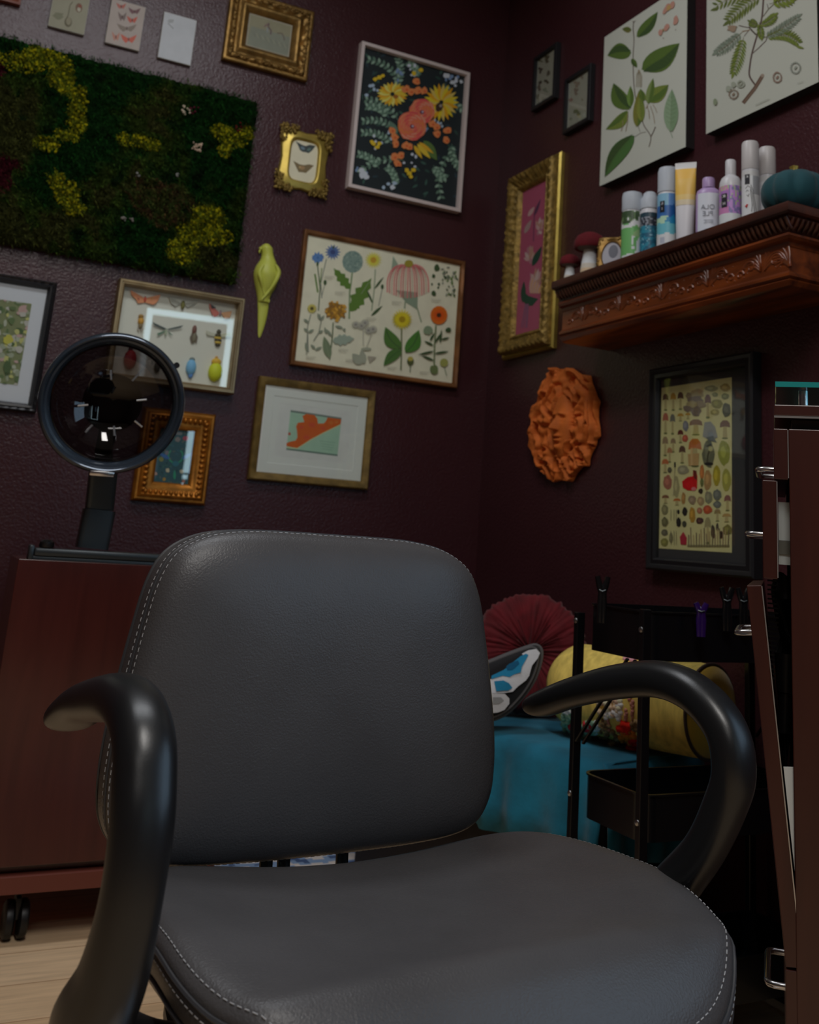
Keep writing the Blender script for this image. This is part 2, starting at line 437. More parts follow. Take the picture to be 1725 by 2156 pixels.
a.flower(805, 360, 76, 18, K(172, 160, 62), 14, K(150, 118, 42), 26); sk([(822, 440), (812, 620), (790, 800)], 9, GL); a.leaf(815, 610, 895, 505, 20, GD); a.leaf(800, 740, 745, 610, 18, GD); a.leaf(785, 845, 885, 755, 26, GD); a.ell(882, 592, 13, 22, GD); sk([(880, 615), (850, 760)], 6)
a.poly([(975, 325), (1020, 400), (960, 450)], K(112, 126, 108)); a.poly([(1000, 620), (1190, 640), (1185, 790), (1090, 730)], K(104, 118, 100)); sk([(1080, 720), (1075, 780)], 12, GL); sk([(1180, 760), (1220, 900)], 10, GL)
for i in range(19):
    t = i / 18; x0 = 1050 + 110 * t; x1 = 930 + 345 * t; yb = 640 + 50 * math.sin(math.pi * t)
    P = [(x0, 400), (x0 + (x1 - x0) * .6, 430), (x1, 520), (x1 + (4 if t > .5 else -4), yb)]
    a.line([q[:2] for q in spline(P, 4)], [11, 9, 7][i % 3], [K(170, 96, 94), K(146, 66, 70), K(140, 118, 104)][i % 3])
a.ell(1110, 392, 38, 32, K(122, 112, 42)); 
for q in ((1350, 430, 24), (1325, 500, 14), (1370, 570, 10), (1325, 650, 18), (1310, 570, 8), (1365, 600, 8)): a.ell(q[0], q[1], q[2], q[2] * 1.3, GD, jit=.2)
for i in range(46):
    x = 1400 + a.r.random() * 125; y = 450 + a.r.random() * 210; a.leaf(x, y, x + a.r.uniform(-22, 22), y + 24, 12, [GD, GY, GR][i % 3])
for q in ((1450, 425), (1400, 440), (1500, 480), (1520, 520)): a.ell(q[0], q[1], 14, 6, GY)
a.flower(272, 780, 44, 14, K(150, 142, 72), 16, K(70, 62, 34), 16); sk([(262, 830), (235, 930), (225, 1180)], 7)
a.ell(480, 800, 78, 70, K(112, 84, 32), jit=.1)
for i in range(70):
    q = a.r.uniform(0, 6.28); rr = 88 * math.sqrt(a.r.random()); a.ell(480 + rr * math.cos(q), 800 + rr * math.sin(q), 12, 12, [K(160, 122, 48), K(136, 98, 34), K(110, 80, 40)][i % 3], n=6)
sk([(455, 900), (450, 1000), (425, 1220)], 9, GD)
for q in ((240, 900, 200, 870), (240, 980, 200, 950), (240, 990, 290, 960), (330, 990, 370, 970), (345, 880, 320, 820), (345, 880, 380, 840), (300, 1130, 260, 1090), (300, 1140, 360, 1110), (230, 1150, 215, 1070), (400, 1000, 380, 940), (440, 1020, 400, 960), (540, 950, 470, 930), (545, 950, 560, 980)): a.leaf(q[0], q[1], q[2], q[3], 24, K(104, 112, 96))
sk([(340, 830), (350, 900), (330, 990), (285, 1060)], 7); sk([(235, 1000), (240, 1160)], 7)
a.leaf(425, 1210, 375, 1020, 70, K(92, 104, 80), vein=GL); a.leaf(450, 1060, 640, 1040, 70, K(118, 130, 116), teeth=.5)
for q in ((650, 920), (700, 930), (730, 905), (800, 960), (760, 970)): a.flower(q[0], q[1], 40, 12, K(132, 132, 120), 10, K(96, 92, 90), 9)
sk([(715, 960), (715, 1100)], 7, K(132, 132, 120)); sk([(790, 990), (740, 1120)], 6, K(132, 132, 120)); a.leaf(700, 1260, 620, 1170, 80, K(124, 128, 112)); a.leaf(720, 1260, 700, 1130, 60, K(124, 128, 112)); a.poly([(750, 1190), (830, 1200), (770, 1250)], K(128, 124, 110)); a.ell(740, 1130, 46, 14, K(126, 130, 112))
sk([(1045, 950), (1045, 1120), (1040, 1310)], 11, K(72, 80, 50)); a.flower(1050, 875, 92, 20, K(168, 152, 32), 17, K(128, 108, 20), 28)
a.leaf(1040, 1125, 905, 940, 120, K(62, 92, 42), bend=-.12, vein=GD); a.leaf(1080, 1160, 1195, 965, 118, K(58, 98, 40), bend=.1, vein=GD); a.leaf(1045, 1135, 890, 1275, 92, K(60, 90, 44), bend=.06, vein=GD)
a.ell(1122, 1235, 30, 36, K(64, 70, 40)); a.ell(1122, 1215, 24, 20, K(140, 130, 60)); sk([(1122, 1270), (1120, 1330)], 7, GD)
a.flower(1368, 838, 74, 18, K(176, 78, 22), 40, K(60, 34, 20), 20); a.ell(1368, 838, 74, 80, K(182, 84, 24)); a.flower(1368, 838, 70, 22, K(164, 66, 18), 9, K(60, 36, 22), 20)
sk([(1342, 925), (1330, 1100), (1325, 1350)], 13, K(86, 96, 66))
for q in ((1325, 1150, 1185, 1180), (1330, 1170, 1455, 1150), (1325, 1230, 1215, 1185), (1330, 1080, 1400, 980), (1320, 1100, 1240, 1060), (1290, 1060, 1330, 990), (1380, 1080, 1390, 960), (1390, 1050, 1460, 1030)): a.leaf(q[0], q[1], q[2], q[3], 20, GD)
a.ell(1275, 970, 42, 36, K(102, 116, 92), jit=.15); a.ell(1450, 965, 24, 20, GD, jit=.15); a.ell(1325, 1310, 34, 42, K(84, 96, 60), jit=.15); a.ell(1412, 1248, 36, 36, K(122, 124, 66)); sk([(1415, 1285), (1435, 1360)], 6, GL)
for q in ((380, 500), (470, 635), (740, 860), (960, 720), (500, 1130), (920, 1285), (1200, 1325), (560, 1220), (1300, 700), (220, 1195)):
    for j in range(2): a.line([(q[0], q[1] + j * 14), (q[0] + 85 - 20 * j, q[1] + 8 + j * 14)], 4, K(134, 132, 118))
a.build('chart')

# --- map print
p = Pic('A', [(549.4, 788.7), (794, 826), (774.5, 1030.7), (522.6, 1008.7)], 0.022, 'framed_map', 'olive gold frame with an orange and mint map in a wide white mount', 'picture').make()
_, R, fin = frame_part(p, [(0, 0), (0, .017), (.004, .022), (.012, .021), (.022, .017), (.026, .009)], m_olive, seg=.02, disp=lambda i, d, x, z, k, sl: 0.0012 * noise.noise((x * 50, z * 50, i * 90))); fin()
b, _, fin = frame_part(p, [(.0255, .004), (.0255, .0105), (.055, .0105), (.056, .009), (.076, .009), (.0765, .0085)], mat('mount_card', K(160, 161, 158), 0.85, spec=.2), 'mount', rect=None); fin()
panel_part(p, 'backing', (-p.w / 2 + .01, p.w / 2 - .01, -p.h / 2 + .01, p.h / 2 - .01), .001, .007, m_blackframe)
# (the map sits in the middle of a deeper white field)
fld = (-p.w / 2 + .076, p.w / 2 - .076, -p.h / 2 + .076, p.h / 2 - .076)
a = Art(p, .0088, (500, 760, 5.227)); a.rectfill(fld, K(158, 158, 156))
a.poly([(585, 540), (1145, 625), (1100, 1045), (538, 975)], K(132, 158, 140))
a.poly([(585, 540), (1145, 625), (1143, 645), (585, 562)], K(92, 104, 98)); a.poly([(538, 960), (1103, 1030), (1100, 1048), (537, 978)], K(80, 98, 90))
a.poly([(715, 605), (760, 582), (850, 596), (880, 640), (885, 690), (950, 688), (975, 660), (990, 622), (1143, 642), (1135, 695), (1060, 735), (960, 780), (800, 865), (660, 960), (540, 938), (540, 905), (580, 888), (640, 875), (660, 840), (655, 770), (645, 720), (665, 680), (735, 672)], K(190, 78, 34))
for q in ((700, 730, 30), (820, 700, 40), (940, 740, 30), (760, 840, 34), (1030, 680, 26), (1090, 670, 24)): a.ell(q[0], q[1], q[2], q[2] * .7, K(196, 92, 44) if q[0] % 20 else K(188, 70, 46), jit=.2)
a.ell(572, 802, 15, 18, K(150, 72, 60)); a.line([(545, 955), (660, 962), (800, 870), (960, 785), (1135, 700)], 8, K(176, 168, 122))
for j in range(4): a.line([(900 + 10 * j, 880 + 28 * j), (1080 - 12 * j, 900 + 28 * j)], 6, K(112, 140, 124))
a.build('map'); g_ = panel_part(p, 'glass', (-p.w / 2 + .0265, p.w / 2 - .0265, -p.h / 2 + .0265, p.h / 2 - .0265), .0145, .0152, m_glass); g_.rotation_euler = (0, 0, math.radians(1.0))

# --- white framed painting of flowers on black
p = Pic('A', [(764.8, 87.8), (990.9, 152.2), (970, 444.3), (731, 394.6)], 0.03, 'framed_painting', 'white framed painting of orange and yellow flowers on a black ground', 'picture').make()
_, R, fin = frame_part(p, [(0, 0), (0, .030), (.012, .030), (.013, .012)], m_whiteframe); fin()
panel_part(p, 'backing', (-p.w / 2 + .005, p.w / 2 - .005, -p.h / 2 + .005, p.h / 2 - .005), .001, .011, m_blackframe)
inn = (-p.w / 2 + .012, p.w / 2 - .012, -p.h / 2 + .012, p.h / 2 - .012)
a = Art(p, .0112, (450, 60, 2.875), clip=inn); a.rectfill(inn, K(20, 26, 28))
r = a.r; G1, G2, G3, BW = K(70, 92, 78), K(104, 126, 110), K(42, 66, 52), K(126, 142, 156)
def spray(x0, y0, x1, y1, n, w, cols, bend=.15, ln=26):
    P = []; dx, dy = x1 - x0, y1 - y0; l = math.hypot(dx, dy); nx, ny = -dy / l, dx / l
    for i in range(n + 1):
        t = i / n; o = bend * l * math.sin(math.pi * t * .9); P.append((x0 + dx * t + nx * o, y0 + dy * t + ny * o))
    a.line(P, 4, cols[0])
    for i in range(1, n + 1):
        x, y = P[i]; ux, uy = (P[i][0] - P[i - 1][0]), (P[i][1] - P[i - 1][1]); q = math.atan2(uy, ux)
        for sg in (-1, 1):
            g = q + sg * .95; a.leaf(x, y, x + ln * math.cos(g), y + ln * math.sin(g), w, cols[(i + (sg > 0)) % len(cols)])
for i in range(90):
    x = 885 + r.random() * 600; y = 150 + r.random() * 880; g = r.uniform(0, 6.28); a.leaf(x, y, x + 40 * math.cos(g), y + 40 * math.sin(g), 14, [K(34, 54, 48), K(44, 68, 60), K(30, 44, 50)][i % 3])
for q in ((1130, 330, 940, 200), (1100, 360, 1110, 190), (1120, 560, 925, 440), (1110, 620, 910, 570), (1080, 700, 905, 640), (1240, 300, 1180, 215), (1060, 540, 930, 480), (1430, 750, 1385, 1020), (1440, 700, 1500, 850), (1330, 830, 1400, 900), (1150, 800, 890, 880), (1000, 850, 880, 770), (1400, 330, 1500, 480), (1100, 960, 1050, 850)):
    spray(q[0], q[1], q[2], q[3], 8, 17, [G1, G2], ln=30)
for i in range(60):
    cx, cy = [(945, 370), (1215, 250), (900, 880), (1040, 660), (1180, 800), (1440, 330), (1070, 960), (1500, 320), (1250, 600), (1360, 590), (960, 690), (1130, 290)][i % 12]
    a.ell(cx + r.uniform(-45, 45), cy + r.uniform(-38, 38), r.uniform(6, 13), r.uniform(6, 13), [BW, K(150, 156, 166), K(92, 112, 140)][i % 3], n=8)
a.leaf(1270, 680, 1350, 800, 60, K(66, 88, 44)); a.leaf(1110, 640, 1060, 560, 40, G1)
for (cx, cy, rx, ry, cols, rot) in ((1080, 400, 95, 75, [K(182, 142, 42), K(166, 122, 26), K(176, 160, 82)], .1), (1375, 450, 108, 118, [K(190, 146, 32), K(172, 120, 20), K(160, 140, 70)], 0)):
    for i in range(22):
        g = 6.283 * i / 22 + rot; a.leaf(cx + 12 * math.cos(g), cy + 12 * math.sin(g), cx + rx * math.cos(g), cy + ry * math.sin(g), 26, cols[i % 3])
a.ell(1362, 480, 24, 26, K(48, 36, 26), jit=.15); a.ell(1372, 470, 9, 9, K(120, 110, 100)); a.ell(1100, 415, 16, 12, K(120, 74, 24)); a.leaf(1230, 700, 1310, 790, 32, K(182, 142, 42)); a.leaf(1210, 710, 1260, 790, 26, K(176, 134, 32)); a.leaf(1240, 690, 1330, 760, 24, K(170, 126, 30))
for (cx, cy, rr) in ((1258, 505, 76), (1198, 592, 88)):
    a.ell(cx, cy, rr, rr * 1.02, K(182, 82, 62), jit=.06, n=20)
    for k in range(5):
        rk = rr * (0.92 - k * .17)
        for j in range(7):
            g = j * .9 + k * .5; P = [(cx + rk * math.cos(g + t * .22), cy + rk * math.sin(g + t * .22)) for t in range(4)]
            a.line(P, 9 - k, [K(196, 100, 70), K(160, 56, 62), K(202, 112, 92), K(184, 96, 46)][(j + k) % 4])
    a.ell(cx, cy + 4, 12, 12, K(70, 40, 60)); a.ell(cx + 3, cy + 2, 5, 5, K(160, 150, 160))
for q in ((1225, 320), (1190, 385), (1235, 380), (1270, 380), (1160, 370), (1075, 620), (1090, 660), (1100, 700), (1345, 600), (1350, 640), (1410, 620), (1405, 680), (1180, 720), (1090, 780), (1130, 770), (1110, 820), (1320, 580), (1160, 710)):
    a.ell(q[0], q[1], 24, 22, K(190, 98, 56), jit=.25, n=9); a.ell(q[0] + 6, q[1] + 4, 8, 7, K(160, 66, 34), n=7)
for q in ((1000, 300), (975, 310), (1020, 290), (965, 700), (985, 720), (955, 690), (1180, 880), (1205, 860), (1190, 900), (1165, 860), (1250, 255), (1210, 275), (1000, 700)):
    a.ell(q[0], q[1], 14, 13, K(192, 140, 30), jit=.25, n=8)
for q in ((1405, 290, 20), (1445, 330, 16), (1495, 325, 12), (905, 890, 26), (890, 860, 18), (925, 905, 16), (1080, 965, 18)): a.ell(q[0], q[1], q[2], q[2] * .8, K(150, 156, 162), jit=.3, n=9)
a.build('painting', m_paint)

# --- small ornate gold frame with two butterflies
p = Pic('A', [(594, 256), (702, 283), (690, 416), (579, 396)], 0.02, 'framed_butterflies', 'small bright gold rococo frame holding two butterfly drawings', 'picture').make()
b = MB(); w2, h2 = p.w / 2, p.h / 2
def rr_outline(a_, c_, r_, n=40, notch=0.0):
    P = []
    for i in range(n):
        t = 2 * math.pi * i / n; c, s_ = math.cos(t), math.sin(t); e = r_
        x = a_ * math.copysign(abs(c) ** (2 / e), c); z = c_ * math.copysign(abs(s_) ** (2 / e), s_)
        if notch:
            k = 1 - notch * (abs(abs(x / a_) - abs(z / c_)) ** 1.5) * (1 if max(abs(x / a_), abs(z / c_)) > .8 else 0); x *= k if abs(x / a_) >= abs(z / c_) else 1; z *= k if abs(z / c_) > abs(x / a_) else 1
        P.append((x, z))
    return P
PR = [(.97, .98, .0, 9, .12), (.97, .98, .008, 9, .12), (.88, .90, .013, 8, .09), (.70, .76, .012, 5, 0), (.62, .70, .017, 5, 0), (.56, .655, .016, 5, 0), (.52, .62, .008, 5, 0), (.5, .6, .004, 5, 0)]
b.rings([[(x, -d, z) for x, z in rr_outline(w2 * sx, h2 * sz, e, 48, nt)] for sx, sz, d, e, nt in PR], False, False)
b.build('frame', m_goldbright, p.t, True, 60)
rn = random.Random(3); m_worn = mat('worn_gold', rgb(140, 116, 58), .45, .6, bump=.6, bscale=150, var=.4, vscale=60)
for sx in (-1, 1):
    for sz in (-1, 1):
        b = MB()
        for k in range(170):
            u, v_ = rn.random(), rn.random()
            if u + v_ > 1.2: continue
            x = sx * w2 * (1.02 - .72 * u); z = sz * h2 * (1.02 - .58 * v_)
            if abs(x) < w2 * .72 and abs(z) < h2 * .77: continue
            q = rn.uniform(.0028, .0062); b.ball((x, -.013 - rn.random() * .006, z), (q, q * .6, q), sub=1)
        b.build('corner_ornament', m_worn, p.t, True, 80)
a = Art(p, .0065, (575, 240, 11.35)); a.b.poly([(x, -.0065, z) for x, z in rr_outline(w2 * .54, h2 * .64, 5)], K(158, 154, 134))
a.poly([(540, 650), (700, 740), (780, 770), (880, 735), (1020, 765), (930, 880), (850, 940), (790, 920), (700, 905), (640, 860), (600, 760)], K(56, 62, 62)); a.ell(710, 820, 55, 35, K(88, 104, 112), .5); a.ell(860, 850, 50, 30, K(76, 98, 92), -.4)
a.poly([(480, 1120), (640, 1205), (740, 1225), (860, 1205), (975, 1235), (880, 1330), (780, 1415), (700, 1395), (610, 1390), (560, 1290)], K(98, 86, 62)); a.ell(700, 1290, 60, 45, K(128, 104, 74)); a.ell(640, 1270, 18, 30, K(150, 130, 90), .4)
a.build('drawing')

# --- large gilt frame at the top
p = Pic('A', [None, (663, 24), (653, 170), (471, 118)], 0.035, 'gilt_frame', 'antique gilt frame with a pale sketch, highest on the left wall', 'picture')
p.make(z1=p.z0 + .262)
def d1(i, d, x, z, k, sl): return (.003 * noise.noise((x * 60, z * 60, 3)) + .0025 * math.sin(sl * 130) * math.sin(sl * 33)) if .012 < i < .03 else 0
_, R, fin = frame_part(p, [(0, 0), (.0, .018), (.004, .022), (.012, .020), (.016, .027), (.022, .029), (.028, .026), (.034, .020), (.040, .022), (.046, .032), (.052, .034), (.058, .030), (.066, .022), (.070, .018), (.072, .012)], m_gold, seg=.006, disp=d1, angle=60); fin()
b = MB(); rn = random.Random(5)
for k, (n_, ax) in enumerate(((9, 0), (7, 1))):
    for i in range(n_ + 1):
        for sg in (-1, 1):
            t = -1 + 2 * i / n_
            c = (t * (p.w / 2 - .021), -.030, sg * (p.h / 2 - .021)) if ax == 0 else (sg * (p.w / 2 - .021), -.030, t * (p.h / 2 - .021))
            b.ball(c, (.006, .005, .006), sub=1)
            if i < n_:
                for q in range(1, 5):
                    tt = -1 + 2 * (i + q / 5) / n_; o = .005 * math.sin(q * 1.7 + i)
                    c = (tt * (p.w / 2 - .021), -.028, sg * (p.h / 2 - .021 + o)) if ax == 0 else (sg * (p.w / 2 - .021 + o), -.028, tt * (p.h / 2 - .021))
                    b.ball(c, (.0042, .0035, .0042), sub=1)
b.build('scroll_ornament', m_gold, p.t, True, 80)
inn = (-p.w / 2 + .070, p.w / 2 - .070, -p.h / 2 + .070, p.h / 2 - .070)
a = Art(p, .013, (470, 0, 8.214), clip=inn); a.rectfill(inn, K(130, 122, 112))
a.clip = (inn[0] + .005, inn[1] - .005, inn[2] + .005, inn[3] - .005); a.poly([(0, 0), (1600, 0), (1600, 1400), (0, 1400)], K(122, 116, 98)); a.poly([(480, 450), (1240, 670), (1300, 1100), (400, 900)], K(112, 112, 102))
a.leaf(700, 470, 800, 400, 30, K(110, 88, 88)); a.line([(790, 400), (780, 470), (830, 530), (820, 600)], 22, K(88, 70, 74)); a.line([(760, 480), (770, 560)], 30, K(120, 122, 124)); a.line([(930, 575), (1010, 575), (1040, 620), (1060, 700)], 18, K(90, 78, 74))
for i in range(14): x = 520 + i * 48; a.line([(x, 560 + i * 18), (x + 40, 640 + i * 18)], 8, K(134, 128, 112) if i % 2 else K(100, 98, 88))
a.build('sketch'); panel_part(p, 'glass', inn, .0150, .0158, m_glass)

# --- small cards
for nm, q, z1h, lab in (('specimen_card', [None, (191, 0), (175, 74), (101, 53)], .17, 'cream card with a long stalked specimen drawing, left of the pink moth card'),
                        ('moth_card', [(235, -2), (308, 14), (292, 107.5), (222, 89)], None, 'pale card covered in pink and grey moths, between two other small cards'),
                        ('blank_card', [(346, 26), (416, 42), (400, 138), (332, 120)], None, 'nearly blank pale grey card, right of the moth card')):
    p = Pic('A', q, 0.012, nm, lab, 'card', 'small cards in a row above the moss panel')
    p.make(z1=(p.z0 + z1h) if z1h else None)
    rr = (-p.w / 2, p.w / 2, -p.h / 2, p.h / 2); panel_part(p, 'board', rr, 0, .0115, mat('card_edge', K(120, 118, 112), .8))
    a = Art(p, .0118, (0, 0, 5.227), clip=(rr[0] + .001, rr[1] - .001, rr[2] + .001, rr[3] - .001))
    a.rectfill(a.clip, {'specimen_card': K(104, 102, 88), 'moth_card': K(122, 114, 108), 'blank_card': K(134, 136, 138)}[nm])
    if nm == 'specimen_card':
        D = K(78, 74, 60); a.line([(800, 20), (770, 60), (750, 170), (715, 230)], 10, D); a.ell(750, 245, 42, 55, D); a.ell(755, 235, 28, 42, K(108, 104, 88)); a.ell(868, 88, 38, 52, K(90, 74, 62)); a.ell(870, 105, 20, 26, K(132, 130, 116)); a.ell(880, 70, 20, 20, K(104, 66, 56)); a.ell(640, 170, 60, 40, K(94, 94, 78), jit=.3)
    if nm == 'moth_card':
        def moth(x, y, w, h, c): a.poly([(x, y), (x - w, y - h), (x - w * .75, y + h * .2), (x - w * .35, y + h), (x, y + h * .45), (x + w * .4, y + h), (x + w * .75, y + h * .25), (x + w, y - h * .8)], c); a.ell(x, y + 10, 6, 22, K(70, 54, 54))
        moth(1335, 65, 55, 35, K(132, 82, 74)); moth(1480, 120, 68, 38, K(92, 70, 72)); moth(1345, 180, 48, 55, K(96, 86, 82)); moth(1455, 215, 60, 42, K(140, 76, 66)); moth(1395, 305, 110, 46, K(104, 96, 88)); moth(1275, 400, 45, 55, K(138, 100, 88)); moth(1415, 425, 90, 52, K(148, 80, 68))
    if nm == 'blank_card': a.cs = (0, 0, 2.464); a.line([(870, 120), (900, 150)], 5, K(112, 114, 114)); a.ell(885, 110, 18, 12, K(124, 126, 126), jit=.3)
    a.build('print')

# --- brown frame corner at the very top left
p = Pic('A', [None, (46, -10), (43, 10), (-60, -18)], .02, 'brown_frame', 'reddish brown frame of which only a corner shows at the top left', 'picture'); p.make(z1=p.z0 + .2)
_, R, fin = frame_part(p, [(0, 0), (0, .018), (.006, .02), (.016, .014), (.018, .008)], mat('red_brown_wood', rgb(120, 66, 50), .4, coat=.3)); fin()
panel_part(p, 'artwork', (-p.w / 2 + .01, p.w / 2 - .01, -p.h / 2 + .01, p.h / 2 - .01), .001, .009, mat('dim_paper', K(120, 112, 98), .8, var=.1, vscale=20))

# --- insect shadow box
p = Pic('A', [(253, 585), (516.6, 627.3), (495, 830), None], 0.042, 'insect_shadow_box', 'champagne gold shadow box of pinned butterflies, bees and beetles', 'picture').make()
_, R, fin = frame_part(p, [(0, 0), (0, .036), (.003, .042), (.008, .042), (.010, .038), (.013, .038), (.015, .041), (.018, .038), (.019, .010)], m_champ); fin()
inn = (-p.w / 2 + .018, p.w / 2 - .018, -p.h / 2 + .018, p.h / 2 - .018)
panel_part(p, 'backing', inn, .001, .010, mat('foam_board', K(168, 162, 154), .9))
Q = (240, 590, 6.161)
def ins(x, y, dp=.016): u, z = p.L(Q[0] + x / Q[2], Q[1] + y / Q[2], dp); return u, z
def insect(name, x, y, wings, bodies, dp=.0135):
    """wings: [(pts, colour)], bodies: [(x, y, rx, ry, colour)] all in picture units"""
    b = MB(); k = 1.0 / (Q[2] * 700)
    for j, (P, c) in enumerate(wings):
        yy = -dp - .0006 * j
        f0 = [b.v((ins(px_, py_)[0], yy - .004 * abs(px_ - x) / 200, ins(px_, py_)[1])) for px_, py_ in P]
        f1 = [b.v((v.co.x, v.co.y + .0005, v.co.z)) for v in f0]
        b.f(f0, c); b.f(f1[::-1], c)
        for i in range(len(f0)): b.f([f0[i], f0[(i + 1) % len(f0)], f1[(i + 1) % len(f0)], f1[i]], c)
    for (bx, by, rx, ry, c) in bodies:
        u, z = ins(bx, by); s_ = .00024
        b.ball((u, -dp - .002, z), (rx * s_, min(rx, ry) * s_ * .7, ry * s_), sub=2, col=c)
    c0 = ins(x, y); b.tube([(c0[0], -.010, c0[1]), (c0[0], -dp, c0[1])], .0005, 5)
    return b.build(name, m_paint, p.t, True, 50)
O1, O2 = K(180, 108, 78), K(170, 92, 72)
insect('butterfly', 405, 240, [([(400, 230), (215, 130), (225, 190), (290, 250), (310, 300), (400, 290)], O1), ([(410, 230), (600, 190), (580, 250), (545, 300), (510, 320), (410, 290)], O1), ([(330, 240), (300, 220), (320, 270)], K(120, 60, 50)), ([(480, 240), (500, 215), (490, 270)], K(150, 110, 60))], [(405, 245, 14, 40, K(150, 60, 50))])
insect('moth', 890, 320, [([(880, 300), (710, 210), (740, 300), (800, 340)], K(132, 130, 122)), ([(900, 300), (1090, 270), (1020, 330), (950, 350)], K(132, 130, 122))], [(895, 320, 26, 60, K(92, 88, 50))])
insect('butterfly', 1380, 420, [([(1370, 420), (1235, 300), (1240, 360), (1290, 480), (1340, 470)], K(150, 84, 76)), ([(1390, 420), (1530, 400), (1500, 490), (1440, 510)], K(150, 110, 80)), ([(1250, 310), (1330, 360), (1270, 370)], K(60, 60, 62))], [(1380, 430, 12, 44, K(110, 84, 96))])
insect('wasp', 350, 540, [([(345, 480), (300, 640), (330, 680)], K(130, 122, 112)), ([(355, 480), (380, 640), (350, 690)], K(130, 122, 112))], [(352, 470, 34, 30, K(120, 92, 50)), (350, 530, 38, 50, K(150, 112, 48)), (345, 590, 26, 40, K(104, 90, 66))])
insect('dragonfly', 680, 640, [([(690, 630), (490, 540), (530, 590), (650, 640)], K(60, 66, 64)), ([(680, 635), (900, 585), (860, 620), (720, 645)], K(62, 68, 66)), ([(670, 650), (560, 690), (570, 720), (650, 680)], K(74, 96, 80)), ([(690, 650), (770, 720), (720, 700)], K(74, 96, 80))], [(675, 680, 12, 50, K(128, 138, 118))])
insect('cicada', 1040, 700, [([(1035, 640), (985, 740), (1010, 830), (1040, 760)], K(86, 76, 66)), ([(1050, 640), (1090, 740), (1070, 830), (1045, 760)], K(86, 76, 66))], [(1045, 640, 30, 60, K(92, 62, 56)), (1040, 740, 22, 80, K(98, 92, 78))])
insect('bee', 1350, 740, [([(1340, 700), (1190, 650), (1210, 710), (1300, 730)], K(148, 146, 132)), ([(1370, 700), (1520, 680), (1510, 730), (1400, 740)], K(150, 148, 128))], [(1362, 670, 30, 34, K(60, 56, 44)), (1350, 715, 40, 26, K(60, 54, 40)), (1350, 750, 52, 20, K(156, 132, 58)), (1350, 780, 50, 20, K(50, 44, 36)), (1350, 808, 46, 20, K(156, 132, 58)), (1345, 840, 34, 18, K(52, 46, 36))])
insect('beetle', 1000, 1120, [], [(1015, 1030, 38, 30, K(82, 92, 92)), (1000, 1130, 66, 110, K(92, 134, 182)), (995, 1215, 34, 60, K(76, 112, 176))])
insect('beetle', 1320, 1180, [], [(1330, 1010, 22, 28, K(150, 112, 56)), (1328, 1060, 64, 50, K(176, 130, 42)), (1315, 1190, 94, 130, K(152, 156, 34))])
insect('beetle', 210, 1050, [], [(210, 1030, 80, 130, K(120, 30, 34)), (215, 900, 30, 40, K(60, 30, 32))])
insect('beetle', 560, 1130, [], [(560, 1130, 40, 70, K(70, 66, 60))])
g_ = panel_part(p, 'glass', (inn[0] + .001, inn[1] - .001, inn[2], inn[3]), .0270, .0278, m_glass); g_.rotation_euler = (0, 0, math.radians(-3.2))

# --- beaded amber gold frame
p = Pic('A', [None, (457, 872.5), (436.8, 1062.5), (278.6, 1054.7)], 0.035, 'beaded_frame', 'amber gold frame with a beaded edge and a teal floral print, behind the round hood', 'picture')
p.make()
_, R, fin = frame_part(p, [(0, 0), (0, .014), (.004, .018), (.006, .024), (.012, .024), (.014, .030), (.020, .034), (.024, .030), (.034, .024), (.040, .024), (.048, .022), (.056, .016), (.058, .010)], m_goldamber, angle=50); fin()
b = MB()
for ax, ln in ((0, p.w), (1, p.h)):
    n_ = int(ln / .0185)
    for i in range(n_):
        for sg in (-1, 1):
            t = (i + .5) / n_ * 2 - 1
            c = (t * (p.w / 2 - .026), -.029, sg * (p.h / 2 - .028)) if ax == 0 else (sg * (p.w / 2 - .028), -.029, t * (p.h / 2 - .026))
            b.ball(c, (.0068, .008, .0098) if ax == 0 else (.0098, .008, .0068), sub=1)
b.build('bead_row', m_goldamber, p.t, True, 80)
inn = (-p.w / 2 + .056, p.w / 2 - .056, -p.h / 2 + .056, p.h / 2 - .056)
a = Art(p, .0105, (270, 850, 8.625), clip=inn); a.rectfill(inn, K(44, 66, 72)); r = a.r
for i in range(80): g = r.uniform(0, 6.28); x = 560 + r.random() * 600; y = 480 + r.random() * 980; a.leaf(x, y, x + 60 * math.cos(g), y + 60 * math.sin(g), 22, [K(58, 88, 78), K(52, 78, 92), K(82, 84, 80), K(38, 58, 60)][i % 4])
a.ell(1050, 630, 60, 40, K(130, 62, 76), jit=.2); a.ell(900, 650, 50, 46, K(104, 98, 98), jit=.2); a.ell(930, 540, 60, 30, K(96, 100, 104), jit=.2)
for sg in (-1, 1):
    a.line([q[:2] for q in spline([(860 + sg * 30, 1080), (860 + sg * 110, 1020), (860 + sg * 130, 920), (860 + sg * 90, 850)], 5)], 26, K(50, 116, 92)); a.leaf(860 + sg * 110, 1000, 860 + sg * 300, 900, 70, K(54, 84, 128))
a.leaf(840, 1380, 840, 1200, 50, K(48, 116, 92)); a.ell(860, 1090, 60, 50, K(48, 88, 100))
for q in ((715, 1210, 36, K(150, 142, 122)), (968, 1230, 36, K(150, 142, 122)), (650, 1370, 30, K(132, 104, 54)), (1000, 1410, 30, K(138, 92, 84)), (500, 1270, 30, K(140, 110, 96)), (700, 890, 40, K(96, 92, 100)), (600, 1010, 40, K(104, 104, 66))): a.ell(q[0], q[1], q[2], q[2] * 1.05, q[3], jit=.15)
a.build('print'); g_ = panel_part(p, 'glass', inn, .0140, .0148, m_glass); g_.rotation_euler = (0, 0, math.radians(-2.2))

